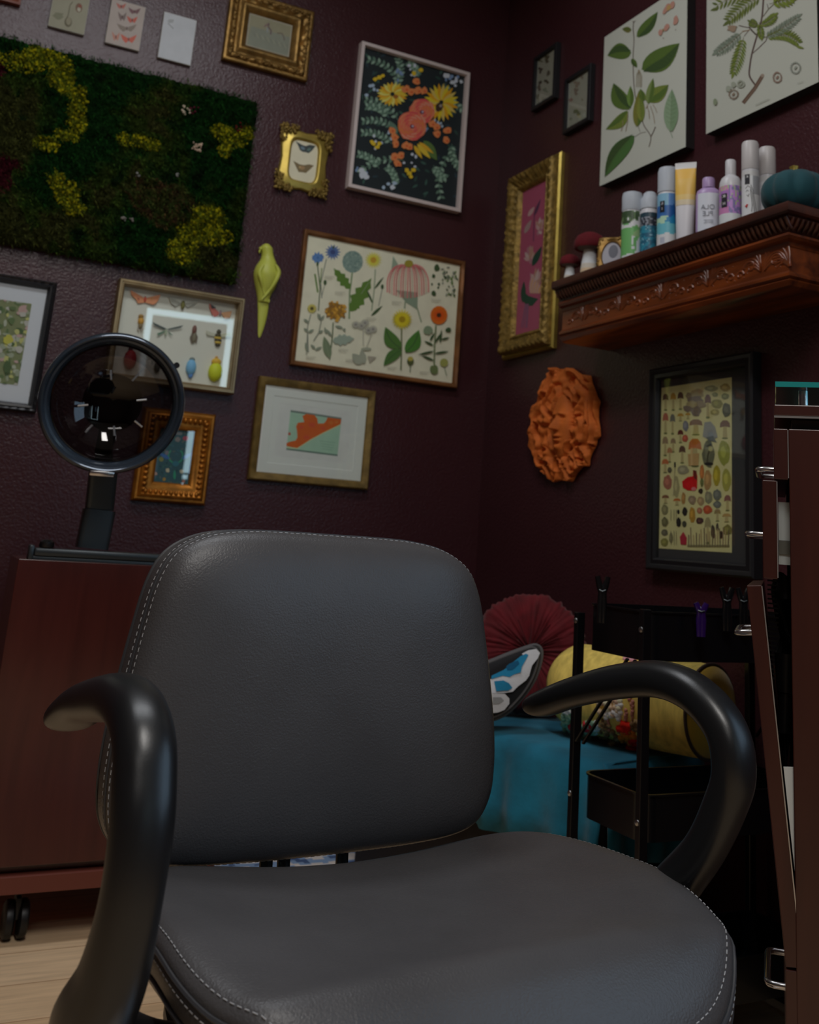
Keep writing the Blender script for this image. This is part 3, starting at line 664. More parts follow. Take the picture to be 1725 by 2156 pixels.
# --- black framed, mounted flower print at the left edge
p = Pic('A', [None, (126.8, 596), (70.4, 868.4), None], 0.025, 'black_frame_print', 'black ridged frame with a green and white blossom print in a wide pale mount', 'picture')
zz = [p.uz(126.8, 596, .025)[1], p.uz(70.4, 868.4, .025)[1]]; p.z1, p.z0 = zz; p.make(u0=p.u1 - .44)
_, R, fin = frame_part(p, [(0, 0), (0, .02), (.004, .025), (.009, .022), (.012, .025), (.017, .024), (.022, .016), (.024, .009)], m_blackframe, seg=.008, disp=lambda i, d, x, z, k, sl: .0015 * math.sin(sl * 500) if .003 < i < .012 else 0); fin()
panel_part(p, 'mount', (-p.w / 2 + .02, p.w / 2 - .02, -p.h / 2 + .02, p.h / 2 - .02), .001, .010, mat('mount_card_cool', K(150, 150, 156), .85))
a = Art(p, .0102, (0, 560, 6.736)); x1, z1 = a.pt(450, 540); _, z0 = a.pt(255, 1695); a.clip = (-(p.w / 2 - .09), x1, z0, z1); a.rectfill(a.clip, K(92, 96, 70)); r = a.r
for i in range(420):
    x = -1500 + r.random() * 1950; y = 300 + r.random() * 1450
    a.ell(x, y, r.uniform(18, 55), r.uniform(18, 55), [K(140, 142, 128), K(124, 128, 112), K(78, 92, 62), K(150, 148, 96), K(146, 142, 136), K(66, 80, 54), K(152, 128, 124)][i % 7], jit=.25, n=9)
a.leaf(260, 650, 380, 560, 90, K(150, 124, 120)); a.ell(115, 1045, 75, 60, K(150, 144, 66), jit=.2); a.ell(105, 1440, 55, 95, K(66, 80, 54), jit=.2)
a.build('print'); panel_part(p, 'glass', (-p.w / 2 + .022, p.w / 2 - .022, -p.h / 2 + .022, p.h / 2 - .022), .0145, .0155, m_glass)

# --- moss panel
p = Pic('A', [(40, 77), (544, 209), (505, 599), (0, 507)], 0.045, 'moss_panel', 'large green preserved moss panel with yellow lichen clumps', 'moss panel')
p.make(u0=at_y(0, 300, WY - .045).x - .10)
panel_part(p, 'backing', (-p.w / 2 + .012, p.w / 2 - .012, -p.h / 2 + .012, p.h / 2 - .012), 0, .018, m_blackframe)
m_moss = mat('moss', attr=True, rough=0.95, spec=0.1, var=.25, vscale=120)
YC = [(1, 100, 320, 110, 45), (1, 250, 300, 110, 50), (1, 320, 390, 60, 80), (1, 400, 540, 45, 90), (1, 350, 470, 60, 25), (1, 400, 640, 45, 45), (1, 350, 700, 60, 30), (1, 240, 745, 60, 35),
      (2, 650, 720, 40, 30), (2, 735, 735, 70, 30), (2, 800, 750, 30, 30), (3, 1160, 680, 60, 45), (3, 1215, 720, 75, 45), (3, 1290, 690, 35, 30), (3, 1170, 780, 35, 40),
      (4, 300, 940, 50, 40), (4, 350, 1000, 55, 60), (4, 385, 1075, 55, 35), (5, 1090, 1130, 85, 75), (5, 1050, 1210, 120, 60), (5, 1140, 1220, 75, 40), (5, 950, 1300, 80, 65), (5, 900, 1280, 30, 30)]
def mc(px_, py_): return p.L(px_ / 2.464, py_ / 2.464, .045)
YCL = [(g,) + mc(x, y) + (rx / 2.464 / 690 , ry / 2.464 / 690) for g, x, y, rx, ry in YC]
rn = random.Random(11)
b = MB(); nx_, nz_ = 190, 114
def msurf(x, z):
    e = min(p.w / 2 - abs(x), p.h / 2 - abs(z)); ed = max(0, min(1, e / .025))
    return .016 + ed ** .5 * .020 + .012 * noise.noise((x * 14, z * 14, 1)) + .012 * noise.noise((x * 42, z * 42, 5)) + .006 * noise.noise((x * 95, z * 95, 8))
def mcol(x, z):
    n1 = noise.noise((x * 5 + 3, z * 5, 9)); n2 = noise.noise((x * 22, z * 22, 4))
    base = (K(5, 24, 4), K(14, 27, 5), K(22, 32, 6), K(26, 28, 8), K(4, 14, 2))
    q = n1 * 1.2 + n2 * .5 - (z / p.h) * .5
    c = base[0] if q < -.05 else base[1] if q < .2 else base[2] if q < .4 else base[3]
    if n2 < -.42: c = base[4]
    lx, lz = mc(830, 1040)
    if ((x - lx) / .11) ** 2 + ((z - lz) / .075) ** 2 < 1 + n2: c = (K(28, 30, 9), K(32, 22, 10), K(24, 32, 9))[int((n2 + 1) * 5) % 3]
    for (gg, ex, ez, erx, erz) in YCL:
        if ((x - ex) / erx) ** 2 + ((z - ez) / erz) ** 2 < .9 + n2 * 1.2: c = K(52, 56, 7)
    for qx, qz, rr_ in ((20, 900, .028), (0, 350, .018)):
        lx, lz = mc(qx, qz)
        if math.hypot(x - lx, (z - lz) * .6) < rr_ * (1 + n2): c = K(32, 5, 9)
    return c
G = [[b.v((-p.w / 2 + p.w * i / nx_, -msurf(-p.w / 2 + p.w * i / nx_, -p.h / 2 + p.h * j / nz_), -p.h / 2 + p.h * j / nz_)) for i in range(nx_ + 1)] for j in range(nz_ + 1)]
for j in range(nz_):
    for i in range(nx_):
        c = G[j][i].co; b.f([G[j][i], G[j][i + 1], G[j + 1][i + 1], G[j + 1][i]], mcol(c.x, c.z))
for k in range(26000):                       # short fronds
    x = rn.uniform(-p.w / 2 - .002, p.w / 2 + .002); z = rn.uniform(-p.h / 2 - .002, p.h / 2 + .002); y = -msurf(max(-p.w / 2, min(p.w / 2, x)), max(-p.h / 2, min(p.h / 2, z))); c = mcol(x, z); g = rn.uniform(.35, 1.2) if rn.random() < .75 else rn.uniform(1.6, 3.4); c = (c[0] * g, c[1] * g, c[2] * g, 1)
    q = rn.uniform(0, 6.28); l = rn.uniform(.008, .022); o = rn.uniform(.002, .012); w_ = rn.uniform(.0008, .0018)
    dx, dz = math.cos(q) * l, math.sin(q) * l
    b.poly([(x - dz * .08, y, z + dx * .08), (x + dx * .6 - w_, y - o, z + dz * .6), (x + dx, y - o * .6, z + dz), (x + dx * .6 + w_, y - o, z + dz * .6 + w_)], c)
o = b.build('moss', m_moss, p.t, False, recalc=False); o['kind'] = 'stuff'
m_lich = mat('lichen', attr=True, rough=0.95, spec=0.1)
for g in range(1, 6):
    b = MB()
    for (gg, x, z, rx, rz) in YCL:
        if gg != g: continue
        for k in range(int(60 + rx * rz * 90000)):
            q = rn.uniform(0, 6.28); s_ = math.sqrt(rn.random()); xx, zz = x + rx * s_ * math.cos(q) * 1.12, z + rz * s_ * math.sin(q) * 1.12
            r_ = rn.uniform(.002, .0052)
            if noise.noise((xx * 60, zz * 60, 2)) < -.38: continue
            b.ball((xx, -msurf(xx, zz) - r_ * .2, zz), (r_, r_ * .9, r_), sub=1, col=[K(96, 92, 8), K(60, 64, 6), K(110, 104, 10), K(36, 44, 6)][k % 4])
    for v in b.bm.verts: v.co += Vector((noise.noise(v.co * 300), noise.noise(v.co * 300 + Vector((5, 5, 5))), noise.noise(v.co * 300 + Vector((9, 1, 5))))) * .004
    b.build('yellow_lichen', m_lich, p.t, True, 80)
for (fx, fy, n_, c) in ((965, 575, 16, K(140, 128, 112)), (1020, 765, 26, K(134, 116, 100)), (720, 905, 6, K(92, 92, 88)), (925, 905, 6, K(92, 92, 88)), (640, 1135, 6, K(84, 80, 76)), (685, 1140, 6, K(84, 80, 76)), (1010, 575, 10, K(52, 12, 24)), (1250, 660, 12, K(60, 18, 16))):
    b = MB(); x, z = mc(fx, fy)
    for k in range(n_):
        sp = .014 if n_ > 8 else .006; xx, zz = x + rn.uniform(-sp, sp), z + rn.uniform(-sp, sp); b.ball((xx, -msurf(xx, zz) - .006, zz), rn.uniform(.0025, .005), sub=1, col=c)
    b.build('dried_flower', m_lich, p.t, True, 80)

# --- green parrot figure
p = Pic('A', [(537, 511), (592, 511), (592, 709), (537, 709)], 0.02, 'parrot_figure', 'lime green parrot wall figure with folded wings', 'figurine').make()
m_par = mat('lime_glaze', rgb(196, 202, 84), .45, bump=.1, bscale=60, spec=.5)
cs = (500, 490, 8.986)
def pp(x, y): return p.L(cs[0] + x / cs[2], cs[1] + y / cs[2], .02)
b = MB()
spn = [(590, 195, 45), (585, 260, 110), (590, 330, 115), (605, 430, 120), (610, 530, 155), (590, 640, 205), (580, 760, 238), (570, 860, 232), (555, 1000, 195), (530, 1140, 140), (520, 1260, 112), (520, 1330, 108), (515, 1450, 98), (500, 1600, 84), (480, 1760, 62), (455, 1900, 36), (445, 1965, 16)]
spn = spline(spn, 4); R = []
for (x, y, r_) in spn:
    u, z = pp(x, y); w_ = abs(pp(x + r_, y)[0] - u); dp = w_ * (.95 if y < 1300 else .45)
    R.append([(u + w_ * math.cos(t * math.pi / 12), -.001 - dp * max(0, math.sin(t * math.pi / 12)) , z) for t in range(13)])
b.rings(R, True, True, True); b.build('body', m_par, p.t, True, 60)
b = MB(); u, z = pp(455, 290); b.ball((u, -.010, z), (.0055, .007, .007)); u, z = pp(435, 345); b.ball((u, -.010, z), (.0035, .005, .0065)); b.build('beak', m_par, p.t)
for sg, P in ((-1, [(470, 620), (400, 760), (430, 900), (480, 1060), (500, 1180)]), (1, [(700, 620), (760, 760), (700, 930), (580, 1120), (450, 1270)])):
    b = MB(); Q2 = spline([(pp(x, y)[0], -.022 - (.010 if 600 < y < 1000 else .002), pp(x, y)[1], w_) for (x, y), w_ in zip(P, (.004, .0068, .0062, .0050, .0022))], 6)
    b.tube([q[:3] for q in Q2], [(q[3], q[3] * .75) for q in Q2], 10, up=(0, 1, 0)); b.build('wing', m_par, p.t)
b = MB(); u, z = pp(605, 1285); b.ball((u, -.010, z), (.005, .005, .008)); b.build('wing_tip', m_par, p.t)

# ================================================================ shelf wall
# --- two small black frames
for q, nm, lab, cs, seed in (([(1123.4, 119), (1171.8, 91.3), (1167.9, 206.5), (1118.2, 232.3)], 'small_black_frame', 'small black frame with dark seaweed-like sketches, nearer the room corner', (1100, 80, 10.27), 0),
                             ([(1187, 165), (1245.7, 135), (1238.6, 254), (1185, 282)], 'small_black_frame', 'small black frame with faint rosy sketches, beside the leafy canvas', (1100, 80, 10.27), 1)):
    p = Pic('B', q, 0.02, nm, lab, 'picture').make()
    _, R, fin = frame_part(p, [(0, 0), (0, .018), (.003, .02), (.013, .02), (.015, .008)], m_blackframe); fin()
    inn = (-p.w / 2 + .014, p.w / 2 - .014, -p.h / 2 + .014, p.h / 2 - .014)
    a = Art(p, .0085, cs, clip=inn); a.rectfill(inn, K(104, 102, 92)); r = a.r
    Z = [(400, 700, 60, 90, K(46, 34, 24)), (540, 440, 50, 130, K(56, 50, 34)), (400, 980, 60, 60, K(44, 34, 22)), (530, 950, 50, 70, K(48, 42, 28)), (370, 1080, 60, 90, K(70, 60, 50)), (580, 740, 40, 110, K(60, 54, 44)), (400, 510, 70, 40, K(74, 70, 52)), (330, 1270, 40, 60, K(78, 74, 56)), (500, 1130, 60, 50, K(84, 88, 74))] if seed == 0 else \
        [(1190, 1000, 90, 90, K(96, 84, 72)), (1170, 1150, 50, 110, K(88, 76, 66)), (1060, 1360, 80, 60, K(98, 74, 66)), (1190, 1620, 70, 110, K(76, 76, 54)), (1300, 850, 50, 60, K(96, 86, 76)), (1060, 1740, 40, 50, K(92, 92, 76)), (1300, 1350, 30, 60, K(98, 94, 80))]
    for (x, y, rx, ry, c) in Z:
        for k in range(5): a.ell(x + r.uniform(-rx, rx) * .6, y + r.uniform(-ry, ry) * .6, rx * .45, ry * .4, c, r.uniform(0, 1), jit=.35, n=9)
    a.build('drawing'); panel_part(p, 'backing', inn, .001, .0083, m_blackframe)
    panel_part(p, 'glass', inn, .0110, .0116, m_glass)

# --- leafy canvas and fern canvas
def canvas(q, lab, z1h=None, u1=None):
    p = Pic('B', q, 0.03, 'botanical_canvas', lab, 'picture')
    if u1 is not None: p.u1 = u1
    p.make(z1=(p.z0 + z1h) if z1h else None)
    rr = (-p.w / 2, p.w / 2, -p.h / 2, p.h / 2)
    panel_part(p, 'canvas_block', rr, 0, .0298, mat('canvas_edge', rgb(34, 30, 32), .8)); return p, rr
p, rr = canvas([(1273.5, 79.4), (1447.5, -38), (1445.9, 305), (1263.6, 395.2)], 'tall pale canvas of a branch with broad green leaves, above the green spray can')
a = Art(p, .0300, (1260, 0, 5.39), clip=rr); a.rectfill(rr, K(134, 136, 128)); a.step = 6e-6
BR, DG, MG, LG = K(70, 60, 52), K(46, 62, 34), K(64, 82, 36), K(86, 98, 42)
a.line([q[:2] for q in spline([(410, 240), (400, 320), (410, 460), (400, 640), (405, 900), (430, 1120), (490, 1300), (520, 1420), (600, 1550), (580, 1670)], 5)], 10, BR)
a.line([(600, 1555), (630, 1500), (655, 1440)], 12, BR); a.line([(545, 1500), (490, 1510), (420, 1555)], 6, BR); a.line([(480, 1500), (460, 1440)], 5, BR); a.line([(390, 240), (405, 260), (430, 235)], 6, BR)
def lf(x0, y0, x1, y1, w, c, c2, b=0):
    a.leaf(x0, y0, x1, y1, w, c, b); dx, dy = x1 - x0, y1 - y0; l = math.hypot(dx, dy); nx, ny = -dy / l, dx / l
    a.leaf(x0 + nx * w * .12, y0 + ny * w * .12, x1, y1, w * .42, c2, b + .06); a.line([(x0, y0), (x0 + dx * .5 + nx * b * l, y0 + dy * .5 + ny * b * l), (x1, y1)], 3, K(52, 66, 34))
    for i in range(2, 9):
        t = i / 10; cx, cy = x0 + dx * t + nx * b * l * math.sin(math.pi * t), y0 + dy * t + ny * b * l * math.sin(math.pi * t); s_ = w * .38 * math.sin(math.pi * t)
        for sg in (-1, 1): a.line([(cx, cy), (cx + nx * sg * s_ + dx / l * s_ * .6, cy + ny * sg * s_ + dy / l * s_ * .6)], 2, K(58, 76, 34))
lf(440, 420, 680, 135, 130, MG, DG, .05); lf(382, 345, 275, 330, 66, K(86, 84, 44), K(70, 80, 40)); lf(380, 600, 108, 632, 185, MG, DG, .12); lf(385, 668, 445, 770, 60, MG, DG)
lf(498, 790, 928, 492, 250, MG, DG, .06); lf(360, 1245, 178, 945, 190, MG, DG, -.1); lf(370, 1215, 372, 975, 80, K(84, 108, 52), MG); lf(345, 1265, 92, 1470, 130, LG, MG, -.1)
lf(540, 1140, 805, 965, 170, LG, MG, .06); lf(570, 1180, 630, 890, 90, K(92, 106, 60), MG); lf(520, 1150, 485, 1010, 80, LG, MG); lf(440, 1440, 470, 1030, 130, K(92, 92, 40), MG, .04); lf(500, 1380, 480, 1100, 90, K(98, 104, 46), LG)
lf(418, 1540, 82, 2008, 185, K(56, 84, 44), DG, .06); lf(828, 1500, 845, 1015, 165, K(104, 122, 98), K(92, 112, 86), 0); a.line([(828, 1500), (852, 1565)], 5, K(92, 112, 86))
for x0 in (445, 465, 485, 500): a.line([(470, 790), (x0, 860), (x0 - 3, 990)], 6, K(112, 102, 82))
for x0, y0, x1, y1 in ((560, 1190, 590, 1350), (600, 1200, 650, 1400), (570, 1190, 545, 1230), (630, 1190, 675, 1280), (290, 1370, 268, 1490), (345, 1290, 320, 1490)): a.line([(x0, y0), ((x0 + x1) / 2 + 8, (y0 + y1) / 2), (x1, y1)], 6, K(118, 104, 86))
PK = K(140, 104, 92)
for q in ((770, 120, 22, 50, .5), (800, 85, 30, 50, .5), (850, 60, 26, 46, .3), (890, 230, 26, 52, .1), (875, 260, 14, 26, .3), (715, 370, 24, 36, .2), (785, 315, 26, 46, .5), (745, 345, 14, 16, 0)): a.ell(q[0], q[1], q[2], q[3], PK, q[4], jit=.08)
a.ell(810, 90, 22, 36, K(138, 112, 70), .5); a.ell(748, 345, 8, 16, K(104, 96, 60)); a.ell(748, 435, 4, 7, K(90, 84, 76)); a.ell(888, 340, 4, 7, K(90, 84, 76))
a.build('print', m_canvas)

p, rr = canvas([None, None, (1725, 170), (1487.6, 284.7)], 'pale canvas of a branch with feathery fern-like leaves, at the top right corner', .56)
a = Art(p, .0300, (1480, 0, 7.04), clip=rr); a.rectfill(rr, K(128, 130, 122)); a.step = 6e-6
def frond(x0, y0, x1, y1, n, ln, w, cols, b=.1, t0=.05):
    dx, dy = x1 - x0, y1 - y0; l = math.hypot(dx, dy); nx, ny = -dy / l, dx / l; P = []
    for i in range(n + 1):
        t = i / n; o = b * l * math.sin(math.pi * t * .8); P.append((x0 + dx * t + nx * o, y0 + dy * t + ny * o))
    a.line(P, 6, K(76, 72, 46))
    for i in range(1, n + 1):
        if i / n < t0: continue
        q = math.atan2(P[i][1] - P[i - 1][1], P[i][0] - P[i - 1][0]); k = .7 + .5 * math.sin(math.pi * i / n)
        for sg in (-1, 1):
            g = q + sg * .8; a.leaf(P[i][0] + 6 * math.cos(g), P[i][1] + 6 * math.sin(g), P[i][0] + ln * k * math.cos(g), P[i][1] + ln * k * math.sin(g), w * .66, cols[(i + sg) % len(cols)])
    g = math.atan2(dy, dx); a.leaf(x1, y1, x1 + ln * math.cos(g), y1 + ln * math.sin(g), w * .9, cols[0])
F1, F2, F3 = [K(68, 76, 38), K(80, 88, 42)], [K(84, 94, 40), K(72, 84, 36)], [K(94, 102, 90), K(84, 92, 80)]
BRN = K(66, 54, 50)
a.line([q[:2] for q in spline([(790, 1270), (700, 1130), (705, 980), (740, 780), (820, 500), (880, 280), (905, 0), (915, -300)], 5)], 26, BRN)
a.line([(745, 795), (840, 710), (940, 610), (960, 560)], 14, BRN); a.line([(800, 520), (740, 460), (690, 400)], 22, K(58, 50, 42)); a.line([(700, 415), (620, 400), (540, 380)], 14, BRN); a.line([(700, 440), (620, 540)], 11, BRN); a.line([(900, 250), (980, 140), (1080, 50), (1200, -60)], 14, K(72, 68, 50)); a.line([(980, 130), (960, 60)], 10, BRN); a.line([(700, 450), (590, 470)], 14, K(92, 70, 44))
a.line([(605, 1530), (780, 1310), (895, 1120)], 56, K(76, 60, 50)); a.line([(620, 1520), (790, 1300), (890, 1130)], 14, K(92, 76, 64)); a.ell(893, 1122, 28, 26, K(112, 100, 88))
frond(880, -60, 420, 300, 11, 150, 56, F1, .05); frond(900, -80, 250, 120, 9, 140, 54, F1, .12); frond(615, 550, 470, 1060, 12, 120, 46, F2, -.02); frond(590, 480, 230, 760, 10, 110, 50, F3, -.05)
frond(930, 560, 1400, 690, 14, 120, 40, F2, -.22); frond(920, 560, 1400, 260, 13, 105, 40, F3, .05); frond(860, 380, 1060, 240, 8, 90, 40, F2, .1); frond(840, 400, 740, 340, 5, 80, 40, F1, 0); frond(850, 330, 880, 540, 6, 70, 40, F2, 0)
frond(1000, 60, 1300, 0, 5, 130, 70, [K(86, 98, 36), K(80, 88, 38)], 0); a.ell(450, 420, 70, 50, K(112, 96, 80), jit=.3)
for (x, y, rx, ry, c) in ((1120, 1150, 75, 90, K(104, 84, 74)), (1390, 1010, 85, 100, K(106, 110, 102)), (470, 1400, 80, 80, K(100, 88, 76)), (580, 1250, 60, 60, K(116, 120, 108)), (395, 1320, 30, 42, K(116, 120, 108)), (470, 1260, 28, 40, K(116, 120, 108))):
    for k in range(16):
        g = k * .393; a.ell(x + rx * .8 * math.cos(g), y + ry * .8 * math.sin(g), 14, 12, c, jit=.3, n=7)
    a.ell(x, y, 16, 30, c, .6)
a.ell(200, 1515, 30, 50, K(100, 108, 88)); a.line([(800, 1560), (1000, 1470)], 8, K(112, 114, 104)); a.line([(1420, 1240), (1510, 1210)], 6, K(112, 114, 104))
a.build('print', m_canvas)

# --- long ornate gold frame with pink painting
p = Pic('B', [(1065.5, 379), (1158.4, 324.6), (1148, 722), (1049.8, 745.3)], 0.045, 'ornate_gold_frame', 'tall ornate gold frame around a pink painting of white flowers', 'picture').make()
m_pf = mat('leafed_gold', rgb(138, 112, 55), .48, .5, bump=.8, bscale=110, bdist=.004, var=.45, vscale=50)
def dpf(i, d, x, z, k, sl): return (.0045 * noise.noise((x * 55, z * 55, 2)) + .003 * math.sin(sl * 220 + i * 160)) if .006 < i < .045 else 0
_, R, fin = frame_part(p, [(0, .012), (0, .034), (.004, .042), (.010, .045), (.020, .042), (.030, .036), (.040, .028), (.046, .026), (.050, .030), (.055, .028), (.060, .020), (.064, .012)], m_pf, seg=.004, disp=dpf, angle=60); fin()
_, R, fin = frame_part(p, [(-.012, 0), (-.014, .014), (-.008, .020), (-.002, .018), (.004, .012)], m_goldbright, 'back_moulding', angle=50); fin()
ow = .062; inn = (-p.w / 2 + ow, p.w / 2 - ow, -p.h / 2 + ow, p.h / 2 - ow)
panel_part(p, 'backing', inn, .001, .0128, m_blackframe)
a = Art(p, .0130, (1030, 310, 4.79), clip=inn); a.rectfill(inn, K(112, 52, 70)); r = a.r
WH, PKL = K(138, 112, 110), K(124, 84, 92)
a.line([(520, 540), (460, 660), (450, 950)], 10, K(76, 40, 62)); a.leaf(455, 700, 525, 520, 30, K(64, 38, 58)); a.leaf(395, 700, 460, 600, 40, WH); a.leaf(360, 870, 430, 730, 46, K(120, 100, 98))
for (cx, cy, n_, rr_) in ((510, 800, 9, 110), (410, 1100, 9, 130), (470, 1350, 10, 150)):
    for k in range(n_ * 2):
        g = r.uniform(-2.6, .2) if k < n_ else r.uniform(0, 6.28); l_ = rr_ * r.uniform(.5, 1)
        a.leaf(cx, cy + 40, cx + l_ * .55 * math.cos(g), cy + l_ * math.sin(g), 36, [WH, PKL, K(140, 122, 118), K(128, 96, 84)][k % 4])
a.leaf(440, 1200, 535, 1000, 60, K(24, 48, 38)); a.leaf(345, 1570, 355, 1350, 50, K(26, 48, 38)); a.poly([(345, 1450), (400, 1500), (500, 1530), (440, 1600), (380, 1600), (340, 1540)], K(24, 50, 38))
for x0, x1 in ((370, 330), (390, 375), (380, 350), (400, 385)): a.line([(x0, 1580), (x1, 1820)], 10, K(96, 62, 84))
for k in range(8): a.leaf(420 + k * 12, 1480, 430 + k * 14, 1300 + 12 * k, 30, K(146, 112, 84) if k % 2 else WH)
a.build('painting', m_paint)

# --- terracotta sun mask
m_terra = mat('terracotta', rgb(204, 106, 42), .72, bump=.35, bscale=60, bdist=.003, var=.22, vscale=22, spec=.3)
p = Pic('B', [(1126, 775), (1262, 765), (1262, 1012), (1126, 1016)], 0.03, 'terracotta_mask', 'orange terracotta wall mask, a calm face framed by pierced leafy hair', 'wall mask').make()
cs = (1100, 750, 7.7)
OUT = [(470, 200), (530, 175), (600, 210), (740, 185), (800, 190), (940, 290), (1090, 310), (1110, 430), (1150, 520), (1190, 640), (1245, 740), (1215, 830), (1210, 1000), (1235, 1160), (1245, 1290), (1190, 1350), (1170, 1450), (1110, 1560), (1075, 1650), (1065, 1780), (960, 1790), (870, 1890), (790, 2040), (640, 2010), (480, 2045), (420, 1940), (330, 1860), (240, 1740), (200, 1560), (130, 1430), (120, 1240), (150, 1060), (160, 940), (200, 820), (240, 700), (290, 540), (360, 430), (420, 320)]
HOLES = [(520, 330, 45, 95, -.5), (810, 390, 45, 80, .2), (365, 690, 55, 110, -.3), (930, 640, 38, 110, 0), (245, 1180, 55, 110, -.4), (1055, 1090, 38, 50, -.6), (800, 1490, 50, 110, -.35), (370, 1560, 60, 80, .4), (600, 1750, 38, 110, -.1), (270, 1010, 50, 25, .5), (930, 1680, 60, 30, -.4), (700, 1770, 40, 40, 0), (440, 1740, 50, 40, 0), (920, 980, 60, 25, .4), (1100, 1440, 50, 30, -.3), (950, 1440, 46, 26, .4)]
NA, NR = 260, 90
b = MB()
OL = [p.L(cs[0] + x / cs[2], cs[1] + y / cs[2], .012) for x, y in OUT]
cx0, cz0 = p.L(cs[0] + 640 / cs[2], cs[1] + 1120 / cs[2], .012)
mcx, mcz = p.L(cs[0] + 585 / cs[2], cs[1] + 1130 / cs[2], .042)
def outr(a_):
    best = 0
    for i in range(len(OL)):
        ax, az = OL[i][0] - cx0, OL[i][1] - cz0; bx, bz = OL[(i + 1) % len(OL)][0] - cx0, OL[(i + 1) % len(OL)][1] - cz0
        dx, dz = math.cos(a_), math.sin(a_); den = dx * (bz - az) - dz * (bx - ax)
        if abs(den) < 1e-12: continue
        t = (ax * (bz - az) - az * (bx - ax)) / den; u = (ax * dz - az * dx) / den
        if t > 0 and -1e-6 <= u <= 1 + 1e-6: best = max(best, t)
    return best or .05
HL = []
for (hx, hy, ra, rb_, rot) in HOLES:
    x, z = p.L(cs[0] + hx / cs[2], cs[1] + hy / cs[2], .02); HL.append((x, z, ra / cs[2] / 560, rb_ / cs[2] / 780, rot))
pl = Vector((p.w, p.h))
def relief(x, z, rn_):
    """height of the clay above the wall"""
    X_, Z_ = x - mcx, z - mcz
    fw, fh = .047, .098
    face = 1 - (X_ / fw) ** 2 - (Z_ / fh) ** 2
    hgt = .014 + .012 * math.sqrt(max(0, 1 - rn_ ** 2))
    if face > 0:
        hgt += .024 * face ** .45
        hgt += .026 * math.exp(-(X_ / .0095) ** 2) * max(0, min(1, (.030 - Z_) / .036)) * max(0, min(1, (Z_ + .016) / .005))        # nose
        hgt -= .011 * (math.exp(-((abs(X_) - .021) / .012) ** 2 - ((Z_ - .021) / .010) ** 2))                                  # eye hollows
        hgt += .006 * (math.exp(-((abs(X_) - .021) / .010) ** 2 - ((Z_ - .018) / .005) ** 2))
        hgt += .006 * (math.exp(-((abs(X_) - .021) / .014) ** 2 - ((Z_ - .038 + abs(X_) * .15) / .005) ** 2))                                  # brows
        hgt += .009 * math.exp(-(X_ / .014) ** 2 - ((Z_ + .030) / .0045) ** 2) + .009 * math.exp(-(X_ / .012) ** 2 - ((Z_ + .043) / .004) ** 2)
        hgt -= .006 * math.exp(-(X_ / .016) ** 2 - ((Z_ + .0365) / .0022) ** 2) + .006 * math.exp(-(X_ / .012) ** 2 - ((Z_ + .052) / .004) ** 2)
        hgt += .009 * math.exp(-(X_ / .015) ** 2 - ((Z_ + .064) / .009) ** 2)
    else:
        g = math.atan2(Z_, X_); rr_ = math.hypot(X_, Z_ * .7)
        q_ = 3.0 * noise.noise((x * 16, z * 16, 0)); hgt += .008 * math.sin(q_ * 4 + rr_ * 110) + .008 * abs(noise.noise((x * 42, z * 42, 1))) + .008 * noise.noise((x * 24, z * 24, 7))
    for (hx, hz, ra, rb_, rot) in HL:
        c, s_ = math.cos(rot), math.sin(rot); ux, uz = (x - hx) * c + (z - hz) * s_, -(x - hx) * s_ + (z - hz) * c
        q = (ux / ra) ** 2 + (uz / rb_) ** 2
        if q < 2.2: hgt = hgt * min(1, max(.03, (q - .8) / .5)) + (.004 if 1 < q < 2 else 0)
    return max(hgt, .003)
R = []
for i in range(NR + 1):
    t = (i / NR) ** .85; ring = []
    for j in range(NA):
        g = 2 * math.pi * j / NA; ro = outr(g) * t; x, z = cx0 + ro * math.cos(g), cz0 + ro * math.sin(g)
        h_ = relief(x, z, t) if i < NR else .004
        ring.append((x, -h_, z))
    R.append(ring)
b.rings(R, True, True); b.build('face_relief', m_terra, p.t, True, 70)

# --- mushroom chart in black frame
p = Pic('B', [(1367.4, 777.6), (1586, 738.8), (1583, 1221), (1357, 1196.5)], 0.03, 'mushroom_poster', 'tall black framed chart of mushrooms under the wooden mantel shelf', 'picture').make()
_, R, fin = frame_part(p, [(0, 0), (0, .026), (.005, .03), (.012, .028), (.016, .024), (.026, .026), (.030, .020), (.032, .010)], m_blackframe); fin()
inn = (-p.w / 2 + .030, p.w / 2 - .030, -p.h / 2 + .030, p.h / 2 - .030)
panel_part(p, 'mount', inn, .001, .011, mat('dark_mount', rgb(58, 58, 60), .85))
rc = p.rect([(1394.7, 817.7), (1543, 793.2), (1541, 1162.6), (1387.8, 1155.6)], .0115)
a = Art(p, .0115, (1370, 780, 5.39), clip=rc); a.rectfill(rc, K(150, 144, 104)); r = a.r; a.step = 6e-6
def shroom(x, y, w, h, cap, stem, k=.42):
    cap = tuple(v * .75 for v in cap[:3]) + (1,)
    a.poly([(x - w * .16, y + h * k * .7), (x + w * .16, y + h * k * .7), (x + w * .22, y + h), (x - w * .22, y + h)], stem)
    a.poly([(x - w * .5, y + h * k), (x - w * .44, y + h * k * .4), (x - w * .2, y + h * .03), (x + w * .2, y + h * .03), (x + w * .44, y + h * k * .4), (x + w * .5, y + h * k), (x, y + h * k * .85)], cap)
    a.ell(x, y + h, w * .3, h * .05, K(84, 88, 54))
BN, GYM, OC, RD, OR, BK, TN, YG, STM = K(84, 60, 48), K(98, 98, 90), K(158, 120, 50), K(150, 44, 40), K(174, 92, 44), K(34, 32, 30), K(128, 108, 84), K(140, 140, 62), K(140, 128, 90)
